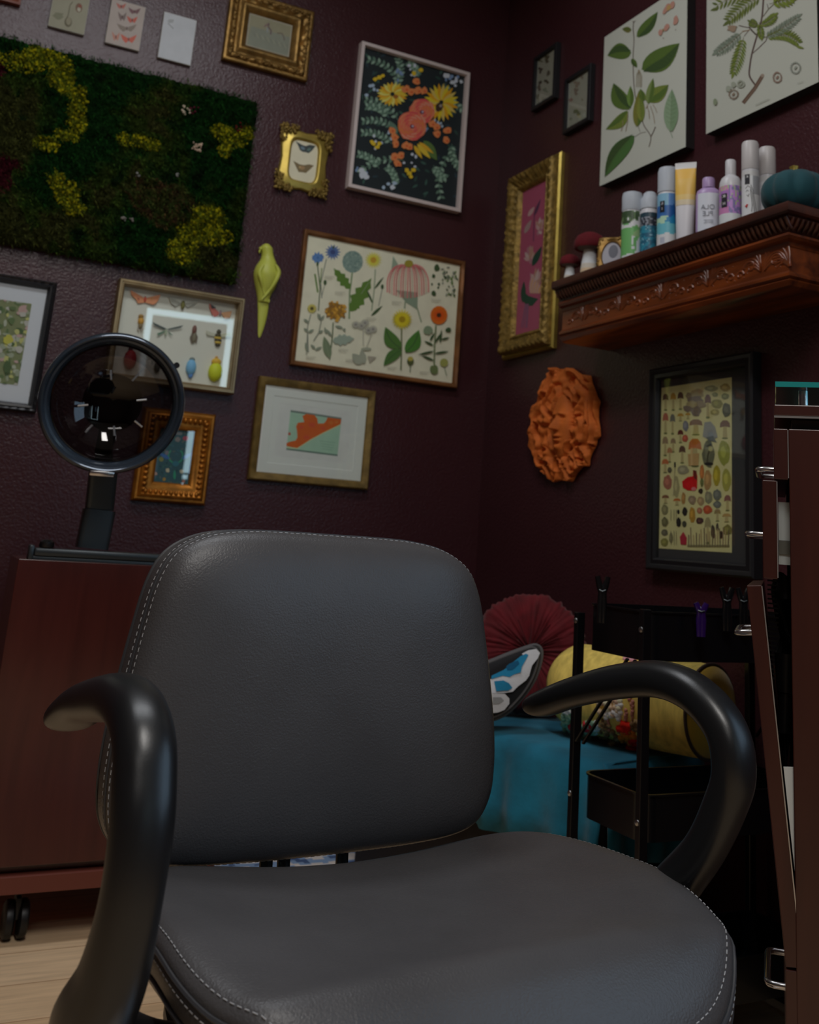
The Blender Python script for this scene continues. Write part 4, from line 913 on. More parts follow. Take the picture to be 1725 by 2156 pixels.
for q in ((175, 260, 66, 190, BN), (262, 250, 66, 200, OC), (345, 240, 70, 200, BN), (655, 265, 76, 270, K(104, 76, 76)), (175, 475, 66, 240, K(150, 88, 70)), (255, 490, 60, 230, GYM), (345, 485, 74, 90, OC), (430, 480, 60, 70, OC), (850, 560, 120, 210, K(108, 80, 70)), (520, 550, 150, 180, K(116, 86, 68)),
          (345, 670, 66, 150, K(88, 40, 34)), (510, 765, 150, 320, OR), (365, 850, 76, 200, BN), (172, 745, 66, 220, TN), (262, 765, 60, 160, TN), (222, 870, 60, 170, K(156, 112, 78)), (172, 1000, 78, 160, K(170, 96, 60)), (175, 1410, 80, 100, K(110, 72, 54)), (305, 1450, 84, 80, OR), (765, 1570, 76, 140, K(132, 112, 70)), (655, 1660, 76, 300, K(140, 128, 90)), (880, 1410, 80, 180, K(120, 80, 76)), (870, 1620, 100, 100, K(156, 128, 80))):
    shroom(q[0], q[1], q[2], q[3], q[4], STM)
for q in ((380, 1450, 24, 70, K(150, 112, 64)), (480, 1640, 36, 90, OC), (590, 1160, 26, 90, K(162, 100, 54)), (655, 1245, 44, 120, K(150, 118, 76)), (755, 1200, 44, 120, K(150, 136, 46)), (870, 1240, 50, 130, K(146, 142, 70)), (840, 940, 68, 140, K(136, 138, 66)), (200, 1270, 52, 80, K(146, 92, 76)), (395, 1600, 30, 50, BK), (322, 1605, 16, 26, BK), (325, 1725, 28, 55, BK), (390, 1745, 26, 38, K(60, 60, 48)), (575, 1370, 26, 30, BK), (565, 1705, 44, 38, K(66, 46, 46)), (715, 1830, 24, 80, K(66, 56, 46)), (765, 1780, 16, 50, K(66, 56, 46)), (810, 1865, 18, 46, BK), (880, 1810, 50, 60, K(112, 108, 60)), (655, 1580, 50, 50, K(170, 74, 40)), (375, 1130, 66, 52, K(134, 128, 104)), (665, 950, 70, 150, K(96, 96, 76)), (760, 380, 66, 54, K(122, 118, 70)), (870, 450, 50, 80, K(84, 84, 72)), (855, 195, 60, 44, K(142, 124, 74)), (695, 205, 76, 34, K(128, 126, 90)), (740, 275, 34, 26, K(116, 118, 84)), (855, 295, 44, 34, K(116, 118, 84)), (740, 475, 50, 36, K(142, 132, 78)), (300, 1320, 34, 120, K(146, 138, 100)), (170, 1580, 40, 60, K(116, 112, 80)), (168, 1720, 38, 56, K(98, 94, 64)), (165, 1840, 40, 36, K(92, 88, 72)), (165, 1950, 44, 44, K(120, 116, 64)), (480, 1470, 46, 50, K(130, 112, 92)), (575, 1480, 40, 50, K(146, 124, 92)), (665, 1440, 44, 70, K(120, 116, 92)), (765, 1410, 50, 60, GYM), (765, 1520, 46, 40, GYM), (225, 1130, 24, 34, K(80, 76, 60)), (565, 1590, 30, 34, K(150, 98, 76)), (240, 1900, 22, 60, K(110, 104, 76)), (405, 630, 34, 60, K(112, 112, 118)), (400, 770, 34, 40, K(160, 80, 62)), (590, 1270, 18, 50, K(88, 96, 56))):
    a.ell(q[0], q[1], q[2], q[3], tuple(v * .72 for v in q[4][:3]) + (1,), jit=.1, n=16)
    a.ell(q[0] - q[2] * .15, q[1] - q[3] * .1, q[2] * .45, q[3] * .5, tuple(min(.85, v * 1.02) for v in q[4][:3]) + (1,), jit=.15, n=10)
for q in ((540, 260, 70, 50), (440, 290, 36, 44), (520, 340, 90, 50), (560, 390, 80, 44), (430, 430, 50, 40), (520, 460, 60, 60), (480, 380, 60, 40)): a.ell(q[0], q[1], q[2], q[3], [K(128, 116, 84), K(96, 84, 76), K(112, 98, 78)][q[0] % 3], jit=.2, n=12)
a.poly([(620, 590), (690, 580), (740, 640), (770, 760), (680, 790), (600, 750)], K(112, 112, 110)); a.poly([(640, 760), (720, 740), (760, 820), (660, 790)], K(84, 84, 78)); a.line([(640, 860), (700, 840), (660, 960), (650, 1070)], 18, K(56, 54, 40)); a.ell(670, 1060, 50, 18, BK); a.ell(690, 890, 26, 30, K(138, 134, 92))
a.poly([(365, 1260), (430, 1210), (490, 1200), (490, 1130), (525, 1140), (540, 1200), (535, 1340), (500, 1365), (430, 1360), (375, 1330)], K(156, 18, 22)); a.poly([(400, 1290), (480, 1230), (500, 1330), (430, 1340)], K(186, 22, 26)); a.ell(497, 1345, 28, 22, K(180, 92, 96)); a.poly([(490, 1130), (530, 1140), (535, 1250), (500, 1220)], K(78, 24, 24))
a.poly([(380, 1830), (420, 1900), (415, 1980), (350, 1975), (340, 1890)], K(134, 36, 48)); a.poly([(430, 950), (560, 940), (550, 1080), (440, 1080)], K(146, 118, 78)); a.line([(475, 880), (475, 1080)], 24, K(158, 132, 92))
for x in range(440, 900, 30): a.line([(x, 1990), (x + r.uniform(-10, 10), 1780 + r.uniform(0, 90))], 11, [K(112, 96, 78), K(132, 116, 84), K(84, 74, 60)][(x // 30) % 3]); a.ell(x, 1990, 16, 14, K(100, 92, 66))
for x in (240, 275, 300): a.line([(x, 1580), (x, 1700)], 7, K(112, 108, 84)); a.line([(x, 1820), (x + 4, 1980)], 6, K(104, 98, 74))
a.line([(285, 1040), (285, 1100)], 18, BK); a.line([(285, 1100), (270, 1420)], 8, K(126, 118, 90))
a.build('chart'); panel_part(p, 'glass', inn, .0165, .0172, m_glass)

# ================================================================ carved mantel shelf
SY0, SY1 = 1.50, 2.398; SZ = EYE + .737; SF = 1.53
t = thing('mantel_shelf', 'dark carved wooden mantel shelf with dentil moulding and scrollwork', 'shelf', (WX - .001, (SY0 + SY1) / 2, SZ - .20))
def wood(name, c1, c2, rough, coat):
    m = bpy.data.materials.new(name); m.use_nodes = True; nt = m.node_tree; N = nt.nodes; L = nt.links; b_ = N['Principled BSDF']
    tc = N.new('ShaderNodeTexCoord'); mp = N.new('ShaderNodeMapping'); mp.inputs['Scale'].default_value = (30, 3, 30) if 'mantel' in name else (25, 25, 2.5); L.new(tc.outputs['Object'], mp.inputs[0])
    n = N.new('ShaderNodeTexNoise'); n.inputs['Scale'].default_value = 1.2; n.inputs['Detail'].default_value = 7; n.inputs['Distortion'].default_value = .6; L.new(mp.outputs[0], n.inputs[0])
    cr = N.new('ShaderNodeValToRGB'); cr.color_ramp.elements[0].position = .3; cr.color_ramp.elements[0].color = c1; cr.color_ramp.elements[1].position = .7; cr.color_ramp.elements[1].color = c2
    L.new(n.outputs[0], cr.inputs[0]); L.new(cr.outputs[0], b_.inputs['Base Color']); b_.inputs['Roughness'].default_value = rough; b_.inputs['Coat Weight'].default_value = coat; b_.inputs['Coat Roughness'].default_value = .2
    bp = N.new('ShaderNodeBump'); bp.inputs['Strength'].default_value = .1; bp.inputs['Distance'].default_value = .002; L.new(n.outputs[0], bp.inputs['Height']); L.new(bp.outputs[0], b_.inputs['Normal'])
    return m
m_mant = wood('mantel_wood', rgb(62, 24, 8), rgb(132, 62, 20), .35, .3)
m_mantd = wood('mantel_wood_dark', rgb(44, 20, 14), rgb(82, 38, 22), .35, .35)
hy = (SY1 - SY0) / 2; ov = .0
def moulding(name, prof, m):
    """prof = [(projection from the wall, z below the top)]; wraps the front and the near end"""
    b = MB(); R = []
    P0 = WX - SF
    for d, z in prof:
        e = d - P0; zz = .20 - z
        R.append([(0.0, -hy - e, zz), (-d, -hy - e, zz), (-d, hy, zz), (0.0, hy, zz)])
    b.rings(R, True, True, True); return b.build(name, m, t, True, 30)
P0 = WX - SF
moulding('top_board', [(P0 - .002, 0), (P0 + .006, 0), (P0 + .008, .004), (P0 + .008, .020), (P0 + .004, .024), (P0 - .010, .026)], m_mantd)
moulding('dentil_band', [(P0 - .004, .026), (P0 - .004, .030), (P0 - .010, .034), (P0 - .022, .050), (P0 - .026, .056)], m_mantd)
b = MB(); n_ = 62
for i in range(n_):
    y = -hy + .004 + (2 * hy - .006) * (i + .5) / n_
    b.tube([(-(P0 - .003), y, .172), (-(P0 - .010), y, .160), (-(P0 - .021), y, .149)], [(.0045, .003), (.0052, .0055), (.0035, .003)], 8, up=(1, 0, 0))
for i in range(13):
    x = -(.008 + i * .0143)
    b.tube([(x, -hy + .003, .172), (x, -hy + .010, .160), (x, -hy + .021, .149)], [(.0045, .003), (.0052, .0055), (.0035, .003)], 8, up=(0, 1, 0))
b.build('dentils', m_mantd, t, True, 60)
moulding('frieze', [(P0 - .026, .056), (P0 - .018, .058), (P0 - .016, .064), (P0 - .020, .070), (P0 - .030, .074), (P0 - .032, .082), (P0 - .034, .084), (P0 - .034, .136), (P0 - .030, .140), (P0 - .024, .144), (P0 - .024, .150), (P0 - .030, .154), (P0 - .028, .158), (P0 - .034, .168), (P0 - .044, .172)], m_mant)
b = MB(); fx = -(P0 - .035); rn = random.Random(4)
def scroll(y, z, s_, dirn, turns=1.1, r0=.004):
    P = []; R_ = []
    for i in range(16):
        q = i / 15; g = q * turns * 2 * math.pi; rr_ = s_ * (1 - q * .85); P.append((fx - .001, y + dirn * rr_ * math.cos(g), z + rr_ * .8 * math.sin(g))); R_.append((r0 * (1 - .6 * q), r0 * (.9 - .5 * q)))
    b.tube(P, R_, 6, up=(1, 0, 0))
def acan(y, z, l_, ang, r0=.004):
    P = [(fx - .001, y + l_ * q * math.cos(ang) , z + l_ * q * math.sin(ang) * .6 + .010 * math.sin(q * 3.1)) for q in [i / 7 for i in range(8)]]
    b.tube(P, [(r0 * (1 - .8 * abs(i / 7 - .35)), r0 * (1 - .7 * i / 7)) for i in range(8)], 6, up=(1, 0, 0))
zc = .20 - .110
for k in range(5):
    yc = -hy + .11 + k * .17
    for sg in (-1, 1):
        scroll(yc + sg * .038, zc + .004, .020, sg); scroll(yc + sg * .070, zc - .008, .013, -sg)
        for j in range(5): acan(yc + sg * .005, zc - .012 + j * .004, .045 + .006 * j, (0 if sg > 0 else math.pi) + sg * (.25 + .28 * j), .0034)
for j in range(7): acan(-hy + .030, zc - .018, .040 + .010 * j, .15 + .22 * j, .0040)
for j in range(60): b.ball((fx, rn.uniform(-hy + .02, hy - .02), zc + rn.uniform(-.020, .020)), (.0022, .0035, .0025), sub=1)
b.build('scroll_carving', m_mant, t, True, 60)

# --- things on the shelf
def shelf_pt(px, X=1.60):
    d = ray(px, 470); return (X, d[1] * X / d[0])
def can(px, w, htop, name, lab, cat, X=1.595, cols=None, kind='can'):
    """w = radius, px = column where it stands, htop = height"""
    x, y = shelf_pt(px, X)
    yaw = math.atan2(-x, y) * 0
    return thing(name, lab, cat, (x, y, SZ + .0005), 0)
m_lab = mat('label_print', attr=True, rough=.4, spec=.5)
m_pwhite = mat('white_plastic', rgb(205, 205, 210), .35)
m_frost = mat('frosted_cap', rgb(214, 222, 232), .3, trans=.3, ior=1.2)
m_lilac = mat('lilac_plastic', rgb(176, 150, 196), .35)
def label_cyl(t, r_, z0, z1, bands, n=40, nm='label'):
    """bands = function(angle, z) -> colour, painted round the body; angle 0 faces the room"""
    b = MB(); NZ = max(6, int((z1 - z0) / .004)); R = []
    G = [[b.v(((r_ + .0003) * -math.cos(2 * math.pi * j / n), (r_ + .0003) * -math.sin(2 * math.pi * j / n), z0 + (z1 - z0) * i / NZ)) for j in range(n)] for i in range(NZ + 1)]
    for i in range(NZ):
        for j in range(n):
            an = 2 * math.pi * (j + .5) / n
            if an > math.pi: an -= 2 * math.pi
            b.f([G[i][j], G[i][(j + 1) % n], G[i + 1][(j + 1) % n], G[i + 1][j]], bands(an, (i + .5) / NZ))
    return b.build(nm, m_lab, t, True, 60)
def facing(px_r, z, yaw, y=0.0):
    """matrix that lays letters on a round body, facing the room (local -x)"""
    return Matrix.Rotation(yaw, 4, 'Z') @ Matrix.Translation((-px_r - .0006, y, z)) @ Matrix.Rotation(-math.pi / 2, 4, 'Z') @ Matrix.Rotation(math.pi / 2, 4, 'X')
YAW = .80    # the faces turn towards the camera
W_, DKG, LGN = K(150, 152, 154), K(40, 56, 36), K(76, 124, 72)
# green can
t = can(1331, .026, .2, 'spray_can', 'green and white floral spray can with frosted cap, leftmost on the mantel', 'spray can')
r0 = .0275; b = MB(); b.lathe([(r0 * .93, 0), (r0, .003), (r0, .150), (r0 * .9, .156)], n=32); b.build('body', m_pwhite, t)
def bg(an, v):
    n1 = noise.noise((math.cos(an) * 2, math.sin(an) * 2, v * 7))
    if v > .74: return DKG if n1 > -.05 else (W_ if n1 < -.2 else K(70, 90, 60))
    if v > .66 and n1 < .1: return W_
    if v < .18: return LGN if n1 < .05 else W_
    return LGN if (an - YAW) < .5 + n1 else (W_ if v < .5 and n1 < .15 else K(104, 128, 90))
label_cyl(t, r0, .006, .150, bg)
b = MB(); b.lathe([(r0 * .99, .154), (r0 * 1.02, .156), (r0 * 1.02, .196), (r0 * .95, .205), (r0 * .7, .208), (0.001, .208)], n=32, cap0=False, cap1=False); b.build('cap', m_frost, t)
# teal can
t = can(1368, .024, .2, 'spray_can', 'dark teal spray can with frosted cap, between the green and the blue can', 'spray can', X=1.62)
r0 = .0245; b = MB(); b.lathe([(r0 * .93, 0), (r0, .003), (r0, .148), (r0 * .85, .158), (r0 * .7, .162)], n=32); b.build('body', m_pwhite, t)
def bt(an, v):
    n1 = noise.noise((an * 2, v * 12, 3)); n2 = noise.noise((an * 6, v * 26, 8))
    if v > .9: return K(26, 44, 54)
    if v > .68: return K(30, 34, 42) if n2 < .1 else K(96, 100, 108)
    return K(30, 92, 110) if n1 > .05 else (K(22, 66, 86) if n2 < .25 else K(84, 120, 132))
label_cyl(t, r0, .026, .140, bt)
b = MB(); b.lathe([(r0 * .95, .152), (r0 * 1.03, .154), (r0 * 1.03, .182), (r0 * .8, .190)], n=32, cap0=False, cap1=False); b.lathe([(r0 * .8, .186), (r0 * .72, .198), (r0 * .5, .203), (.001, .204)], n=32, cap0=False, cap1=False); b.build('cap', m_frost, t)
# blue can
t = can(1406, .026, .23, 'spray_can', 'blue and turquoise banded spray can with a clear cap', 'spray can')
r0 = .0265; b = MB(); b.lathe([(r0 * .93, 0), (r0, .003), (r0, .158), (r0 * .88, .166)], n=32); b.build('body', m_pwhite, t)
def bb(an, v):
    n1 = noise.noise((an * 2, v * 9, 5)) * .04; u = an - YAW; v += n1
    if v < .30: return W_ if not (.14 < v < .24 and -.7 < u < -.1) else K(124, 128, 138)
    if v < .48: return K(72, 128, 140)
    if v < .60: return K(124, 150, 130) if u < .1 + n1 * 9 else K(20, 92, 128)
    if v < .80: return K(34, 72, 120) if u < .1 else K(18, 60, 112)
    return K(92, 128, 148) if u < .1 else K(62, 96, 142)
label_cyl(t, r0, .004, .158, bb)
b = MB()
for i, (yy, zz, w_, h_) in enumerate(((-.006, .122, .013, .030), )):
    for k in range(5): b.box((-r0 - .0008, -w_ / 2 + k * w_ / 5, -h_ / 2), (-r0 + .0014 - .0006 * abs(k - 2), -w_ / 2 + (k + 1) * w_ / 5, h_ / 2), M=Matrix.Rotation(YAW - .45, 4, 'Z') @ Matrix.Translation((0, 0, zz)), col=K(16, 18, 22))
for i, s_ in enumerate(('K', 'I')): text_mesh(b, s_, .010, facing(r0 + .0006, .130 - i * .014, YAW - .45), K(150, 150, 160), True)
b.build('lettering', m_lab, t, False)
b = MB(); b.lathe([(r0 * .99, .165), (r0 * 1.0, .168), (r0 * 1.0, .222), (r0 * .9, .232), (r0 * .6, .235), (.001, .235)], n=32, cap0=False, cap1=False); b.build('cap', m_frost, t)
b = MB(); b.lathe([(.018, .164), (.018, .172), (.013, .176), (.012, .196), (.008, .206), (.001, .207)], n=20); b.build('nozzle', m_pwhite, t)
# tube
t = can(1443, .03, .22, 'cream_tube', 'white and gold squeeze tube standing on its cap, right of the blue can', 'tube', X=1.60)
b = MB(); R = []
for i, (hw, dp, z) in enumerate(((.017, .017, 0), (.020, .019, .002), (.020, .019, .018), (.0215, .019, .022), (.0235, .016, .09), (.0255, .010, .17), (.0265, .003, .215), (.027, .0012, .219), (.027, .0012, .232))):
    R.append([(-dp * math.cos(q), -hw * math.sin(q), z) for q in [k * 2 * math.pi / 28 for k in range(28)]])
b.col = K(146, 146, 148); cols = []
for i in range(8): cols.append(K(150, 150, 154) if i < 5 else K(150, 150, 150))
VR = b.rings(R, True, True, True, cols)
o = b.build('body', m_lab, t, True, 50); o.rotation_euler = (0, 0, YAW - .1)
b = MB(); R = []
for k in range(15):
    z = .115 + .1 * k / 14; q_ = (z - .09) / .08; hw = .0235 + .002 * min(1, q_) + .001 * max(0, q_ - 1); dp = .016 - .006 * min(1, q_) - .0125 * max(0, min(1, (z - .17) / .045)) * .56
    R.append([(-(dp + .0006) * math.cos(q), -(hw + .0004) * math.sin(q), z) for q in [k_ * 2 * math.pi / 28 for k_ in range(28)]])
cc = [K(150, 140, 118)] * 2 + [K(160, 138, 84)] * 2 + [K(162, 132, 62)] * 6 + [K(166, 130, 52)] * 5
b.rings(R, False, False, True, cc); o = b.build('label', m_lab, t, True, 60); o.rotation_euler = (0, 0, YAW - .1)
# lilac bottle
def oval(P, n=36, k=.72): return [[(-r_ * k * math.cos(q), -r_ * math.sin(q), z) for q in [j * 2 * math.pi / n for j in range(n)]] for r_, z in P]
t = can(1492, .03, .15, 'shampoo_bottle', 'lilac bottle with grey mirrored lettering and a round lilac cap', 'bottle', X=1.60)
b = MB(); b.rings(oval([(.026, 0), (.029, .004), (.030, .02), (.030, .120), (.027, .130), (.018, .137), (.0145, .139)])); o = b.build('body', m_lilac, t, True, 50); o.rotation_euler = (0, 0, YAW)
b = MB(); R = []
for k in range(9):
    z = .010 + .110 * k / 8; R.append([(-(.0304) * .73 * math.cos(q) , -.0304 * math.sin(q), z) for q in [-.95 + 1.9 * j / 12 for j in range(13)]])
b.rings(R, False, False, False, [K(148, 152, 160)] * 9)
for s_, z in (('OLA', .083), ('PLE', .066)): text_mesh(b, s_, .017, Matrix.Translation((-.0228, 0, z)) @ Matrix.Rotation(-math.pi / 2, 4, 'Z') @ Matrix.Rotation(math.pi / 2, 4, 'X'), K(78, 82, 90), True)
for k in range(5): b.box((-.0226, -.013, .050 - k * .0035 - (k > 2) * .012), (-.0221, .010 - .003 * (k % 2), .0512 - k * .0035 - (k > 2) * .012), col=K(118, 122, 130))
o = b.build('label', m_lab, t, False, recalc=True); o.rotation_euler = (0, 0, YAW)
b = MB(); b.lathe([(.0150, .138), (.0152, .140), (.0152, .160), (.0135, .164), (.0001, .165)], n=28); b.build('cap', m_lilac, t, True, 50)
# white bottle
t = can(1539, .03, .19, 'shampoo_bottle', 'white round-shouldered bottle with a pink, purple and green label', 'bottle', X=1.60)
r0 = .0265; b = MB(); b.lathe([(r0 * .94, 0), (r0, .003), (r0, .118), (r0 * .96, .130), (r0 * .8, .140), (r0 * .55, .146), (r0 * .5, .147)], n=32); b.build('body', m_pwhite, t)
def bw(an, v):
    u = an - YAW; n1 = noise.noise((an * 4, v * 8, 2))
    if v < .36: return K(148, 152, 154)
    if abs(n1) < .07 and v > .5: return K(120, 138, 92)
    if u < -.1: return K(140, 92, 128) if v > .9 or v < .5 else K(118, 82, 132)
    return K(92, 84, 122) if n1 > 0 else K(132, 96, 146)
label_cyl(t, r0, .010, .116, bw, 56)
b = MB(); b.box((-r0 - .0007, -.007, .062), (-r0 + .002, .007, .096), M=Matrix.Rotation(YAW - .55, 4, 'Z'), col=K(24, 24, 28))
for s_, z in (('IK', .089), ('H', .071)): text_mesh(b, s_, .010, facing(r0 + .0004, z, YAW - .55), K(168, 168, 172), True)
b.build('lettering', m_lab, t, False)
b = MB(); b.lathe([(.0122, .146), (.0125, .148), (.0125, .184), (.011, .187), (.0001, .188)], n=28); b.build('cap', m_pwhite, t, True, 50)
# two tall white cans
for px_, X_, nm, lab, face in ((1581, 1.60, 'spray_can', 'tall white can with a line-drawn face, beside the teal pumpkin', True), (1617, 1.655, 'spray_can', 'plain white can half hidden behind the teal pumpkin', False)):
    t = can(px_, .02, .22, nm, lab, 'spray can', X=X_)
    r0 = .0195; b = MB(); b.lathe([(r0 * .93, 0), (r0, .003), (r0, .140), (r0 * .97, .1405)], n=32); b.build('body', m_pwhite, t)
    b = MB(); b.lathe([(r0 * 1.0, .141), (r0 * 1.02, .142), (r0 * 1.0, .206), (r0 * .9, .211), (.0001, .212)], n=32); b.build('cap', mat('cap_ivory', rgb(196, 192, 192), .4), t, True, 50)
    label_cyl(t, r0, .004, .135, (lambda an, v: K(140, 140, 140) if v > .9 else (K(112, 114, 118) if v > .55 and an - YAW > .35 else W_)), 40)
    if face:
        b = MB(); Mr = lambda z, yw: Matrix.Rotation(YAW + yw, 4, 'Z')
        b.box((-r0 - .0007, -.0055, .102), (-r0 + .002, .0055, .126), M=Mr(0, -.35), col=K(24, 24, 28)); text_mesh(b, 'K', .008, facing(r0 + .0004, .120, YAW - .35), K(168, 168, 172), True)
        def ink(P, w_=.0007, c=K(46, 46, 50)):
            b.col = c; b.tube([tuple(Matrix.Rotation(YAW + an, 4, 'Z') @ Vector((-r0 - .0005, 0, z))) for an, z in P], w_, 5)
        ink([(-.55, .092), (-.3, .098), (0, .094), (.2, .08), (.35, .055), (.5, .03)]); ink([(.05, .1), (.3, .085), (.5, .06), (.7, .035)]); ink([(-.5, .084), (-.35, .088), (-.2, .084)]); ink([(-.42, .076), (-.25, .072), (-.12, .078)]); ink([(.0, .088), (.1, .07), (.2, .05), (.1, .035)])
        ink([(-.55, .050), (-.45, .046), (-.35, .053)], .0022, K(150, 50, 52)); b.build('drawing', m_lab, t, True)
# pumpkin
x_, y_ = 1.56, 1.47
pc = at_x(1668, 395, 1.60); t = thing('velvet_pumpkin', 'dark teal velvet pumpkin with a gold stem at the near end of the mantel', 'ornament', (1.608, pc.y, SZ))
b = MB(); prof = []
for i in range(19):
    g = -math.pi / 2 + math.pi * i / 18; prof.append((max(.006, .074 * math.cos(g) ** .75 if math.cos(g) > 0 else 0), .050 + .050 * math.sin(g) - (.010 if i > 16 else 0)))
b.lathe(prof, n=96, fn=lambda a_, z: 1 - .10 * (abs(math.cos(a_ * 4)) ** 6)); b.build('body', mat('teal_velvet', rgb(14, 66, 74), .85, sheen=.12, var=.15, vscale=30), t, True, 80)
b = MB(); b.lathe([(.013, .088), (.009, .094), (.008, .108), (.010, .114), (.007, .116), (.001, .116)], n=20, fn=lambda a_, z: 1 + .12 * math.cos(a_ * 5)); b.build('stem', m_goldbright, t, True, 60)
# two velvet mushrooms
for px_, s_, lab, X_ in ((1244, 1.0, 'larger mushroom ornament with a dark red velvet cap on the mantel', 1.60), (1204, .68, 'smaller red-capped mushroom ornament at the far end of the mantel', 1.595)):
    x_, y_ = shelf_pt(px_, X_); t = thing('mushroom_ornament', lab, 'ornament', (x_, y_, SZ), 0, 'velvet mushrooms on the mantel')
    b = MB(); cc = [K(150, 132, 108)] * 3 + [K(146, 140, 130)] + [K(150, 152, 154)] * 4
    b.lathe([(.020 * s_, 0), (.0265 * s_, .006 * s_), (.026 * s_, .02 * s_), (.0245 * s_, .036 * s_), (.023 * s_, .05 * s_), (.019 * s_, .075 * s_), (.0165 * s_, .10 * s_)], n=28, cols=cc); b.build('stem', mat('felt', attr=True, rough=.95, sheen=.1, bump=.3, bscale=120), t, True, 70)
    b = MB(); b.lathe([(.016 * s_, .092 * s_), (.034 * s_, .098 * s_), (.036 * s_, .100 * s_), (.02 * s_, .104 * s_)], n=28); b.build('gills', mat('gill_felt', rgb(110, 98, 94), .95), t, True, 70)
    b = MB(); b.lathe([(.030 * s_, .102 * s_), (.043 * s_, .096 * s_), (.047 * s_, .103 * s_), (.045 * s_, .118 * s_), (.036 * s_, .134 * s_), (.02 * s_, .143 * s_), (.001, .145 * s_)], n=32); b.build('cap', mat('red_velvet', rgb(96, 6, 20), .9, sheen=.03, var=.2, vscale=40), t, True, 80)
# little oval frame
x_, y_ = shelf_pt(1290, 1.60); t = thing('oval_photo_frame', 'little gold easel frame with an oval grey picture behind the green can', 'picture frame', (x_, y_, SZ), -math.pi / 2 + .75)
b = MB(); w_, h_ = .040, .055
def sq(k): return [(w_ * k * math.copysign(abs(math.cos(g)) ** .25, math.cos(g)), h_ * k * math.copysign(abs(math.sin(g)) ** .25, math.sin(g))) for g in [j * 2 * math.pi / 48 for j in range(48)]]
def ov_(k): return [(w_ * .66 * k * math.cos(g), h_ * .72 * k * math.sin(g)) for g in [j * 2 * math.pi / 48 for j in range(48)]]
b.rings([[(x, -d + (z + h_) * .15, z + h_) for x, z in F] for F, d in ((sq(1), 0), (sq(1), .008), (sq(.9), .011), (ov_(1.12), .008), (ov_(1.05), .011), (ov_(1), .006))], True, False); b.build('frame', m_gold, t, True, 50)
b = MB(); rn2 = random.Random(2)
for k in range(46):
    g = rn2.uniform(0, 6.28); s_ = rn2.uniform(.86, .97); x = w_ * s_ * math.copysign(abs(math.cos(g)) ** .3, math.cos(g)); z = h_ * s_ * math.copysign(abs(math.sin(g)) ** .3, math.sin(g)) + h_
    b.ball((x, -.0105 + z * .15, z), (.0035, .002, .0035), sub=1)
o = b.build('beading', m_gold, t, True, 80); o['kind'] = 'stuff'
b = MB(); b.poly([(x, -.0065 + (z + h_) * .15, z + h_) for x, z in ov_(1.0)], K(112, 110, 116)); b.poly([(x * .5 + .004, -.0068 + (z * .5 + h_ + .012) * .15, z * .5 + h_ + .012) for x, z in ov_(1.0)], K(60, 60, 68)); b.build('photo', m_lab, t, False, recalc=False)

# ================================================================ rug, trolley and hood
m_rug = mat('rug_weave', attr=True, rough=.95, bump=.4, bscale=300, spec=.1)
b = MB(); nx_, ny_ = 44, 40; rx0, rx1, ry0, ry1 = .735, 1.45, 2.60, 3.06
G = [[b.v((rx0 + (rx1 - rx0) * i / nx_, ry0 + (ry1 - ry0) * j / ny_, .007 + .002 * noise.noise((i * .3, j * .3, 0)))) for i in range(nx_ + 1)] for j in range(ny_ + 1)]
for j in range(ny_):
    for i in range(nx_):
        n1 = noise.noise((i * .28, j * .28, 4)); b.f([G[j][i], G[j][i + 1], G[j + 1][i + 1], G[j + 1][i]], rgb(225, 215, 208) if n1 > .02 else rgb(140, 165, 200) if n1 > -.25 else rgb(80, 100, 140))
b.col = rgb(200, 200, 205); b.box((rx0, ry0, .0005), (rx1, ry1, .005))
o = b.build('rug', m_rug, None, False); tag(o, 'pale blue and white patterned rug seen through the gap behind the seat', 'rug')

m_cab = wood('cherry_laminate', rgb(66, 25, 21), rgb(80, 33, 28), .25, .3)
m_cabedge = mat('cherry_edge', rgb(112, 58, 48), .35)
m_dkgrey = mat('grey_metal', rgb(62, 68, 72), .35, .6)
m_blk = mat('black_plastic', rgb(16, 16, 18), .45)
t = thing('salon_trolley', 'reddish brown wheeled salon trolley standing left of the chair', 'trolley', (.475, 2.62, 0))
TX, TY = .475, 2.62
def tb(lo, hi): return (lo[0] - TX, lo[1] - TY, lo[2]), (hi[0] - TX, hi[1] - TY, hi[2])
b = MB(); b.bbox(*tb((.244, 2.44, .135), (.706, 2.83, .742)), r=.002); b.build('body', m_cab, t, False)
b = MB(); b.bbox(*tb((.226, 2.420, .150), (.724, 2.4395, .750)), r=.0015); b.build('front_panel', m_cab, t, False)
b = MB(); b.bbox(*tb((.222, 2.415, .100), (.728, 2.84, .134)), r=.002); b.build('plinth', m_cabedge, t, False)
b = MB(); b.bbox(*tb((.244, 2.43, .7435), (.72, 2.45, .757)), r=.002); b.bbox(*tb((.255, 2.425, .757), (.72, 2.452, .775)), r=.006); b.bbox(*tb((.244, 2.423, .745), (.255, 2.455, .780)), r=.003); b.build('top_rail', m_dkgrey, t, True)
for (x, y) in ((.338, 2.475), (.665, 2.475), (.285, 2.79), (.665, 2.79)):
    b = MB(); x -= TX; y -= TY
    for sg in (-1, 1):
        b.lathe([(.001, -.010), (.030, -.010), (.036, -.006), (.037, 0), (.036, .006), (.030, .010), (.001, .010)], n=24, M=Matrix.Translation((x + sg * .014, y, .037)) @ Matrix.Rotation(math.pi / 2, 4, 'Y'))
    b.bbox((x - .006, y - .022, .04), (x + .006, y + .022, .082), .004); b.lathe([(.006, .075), (.006, .088)], c=(x, y, 0), n=12)
    o = b.build('caster', m_blk, t); b = MB(); b.bbox((x - .022, y - .022, .0885), (x + .022, y + .022, .0995), .002); b.build('mounting_plate', m_screw, o, False)
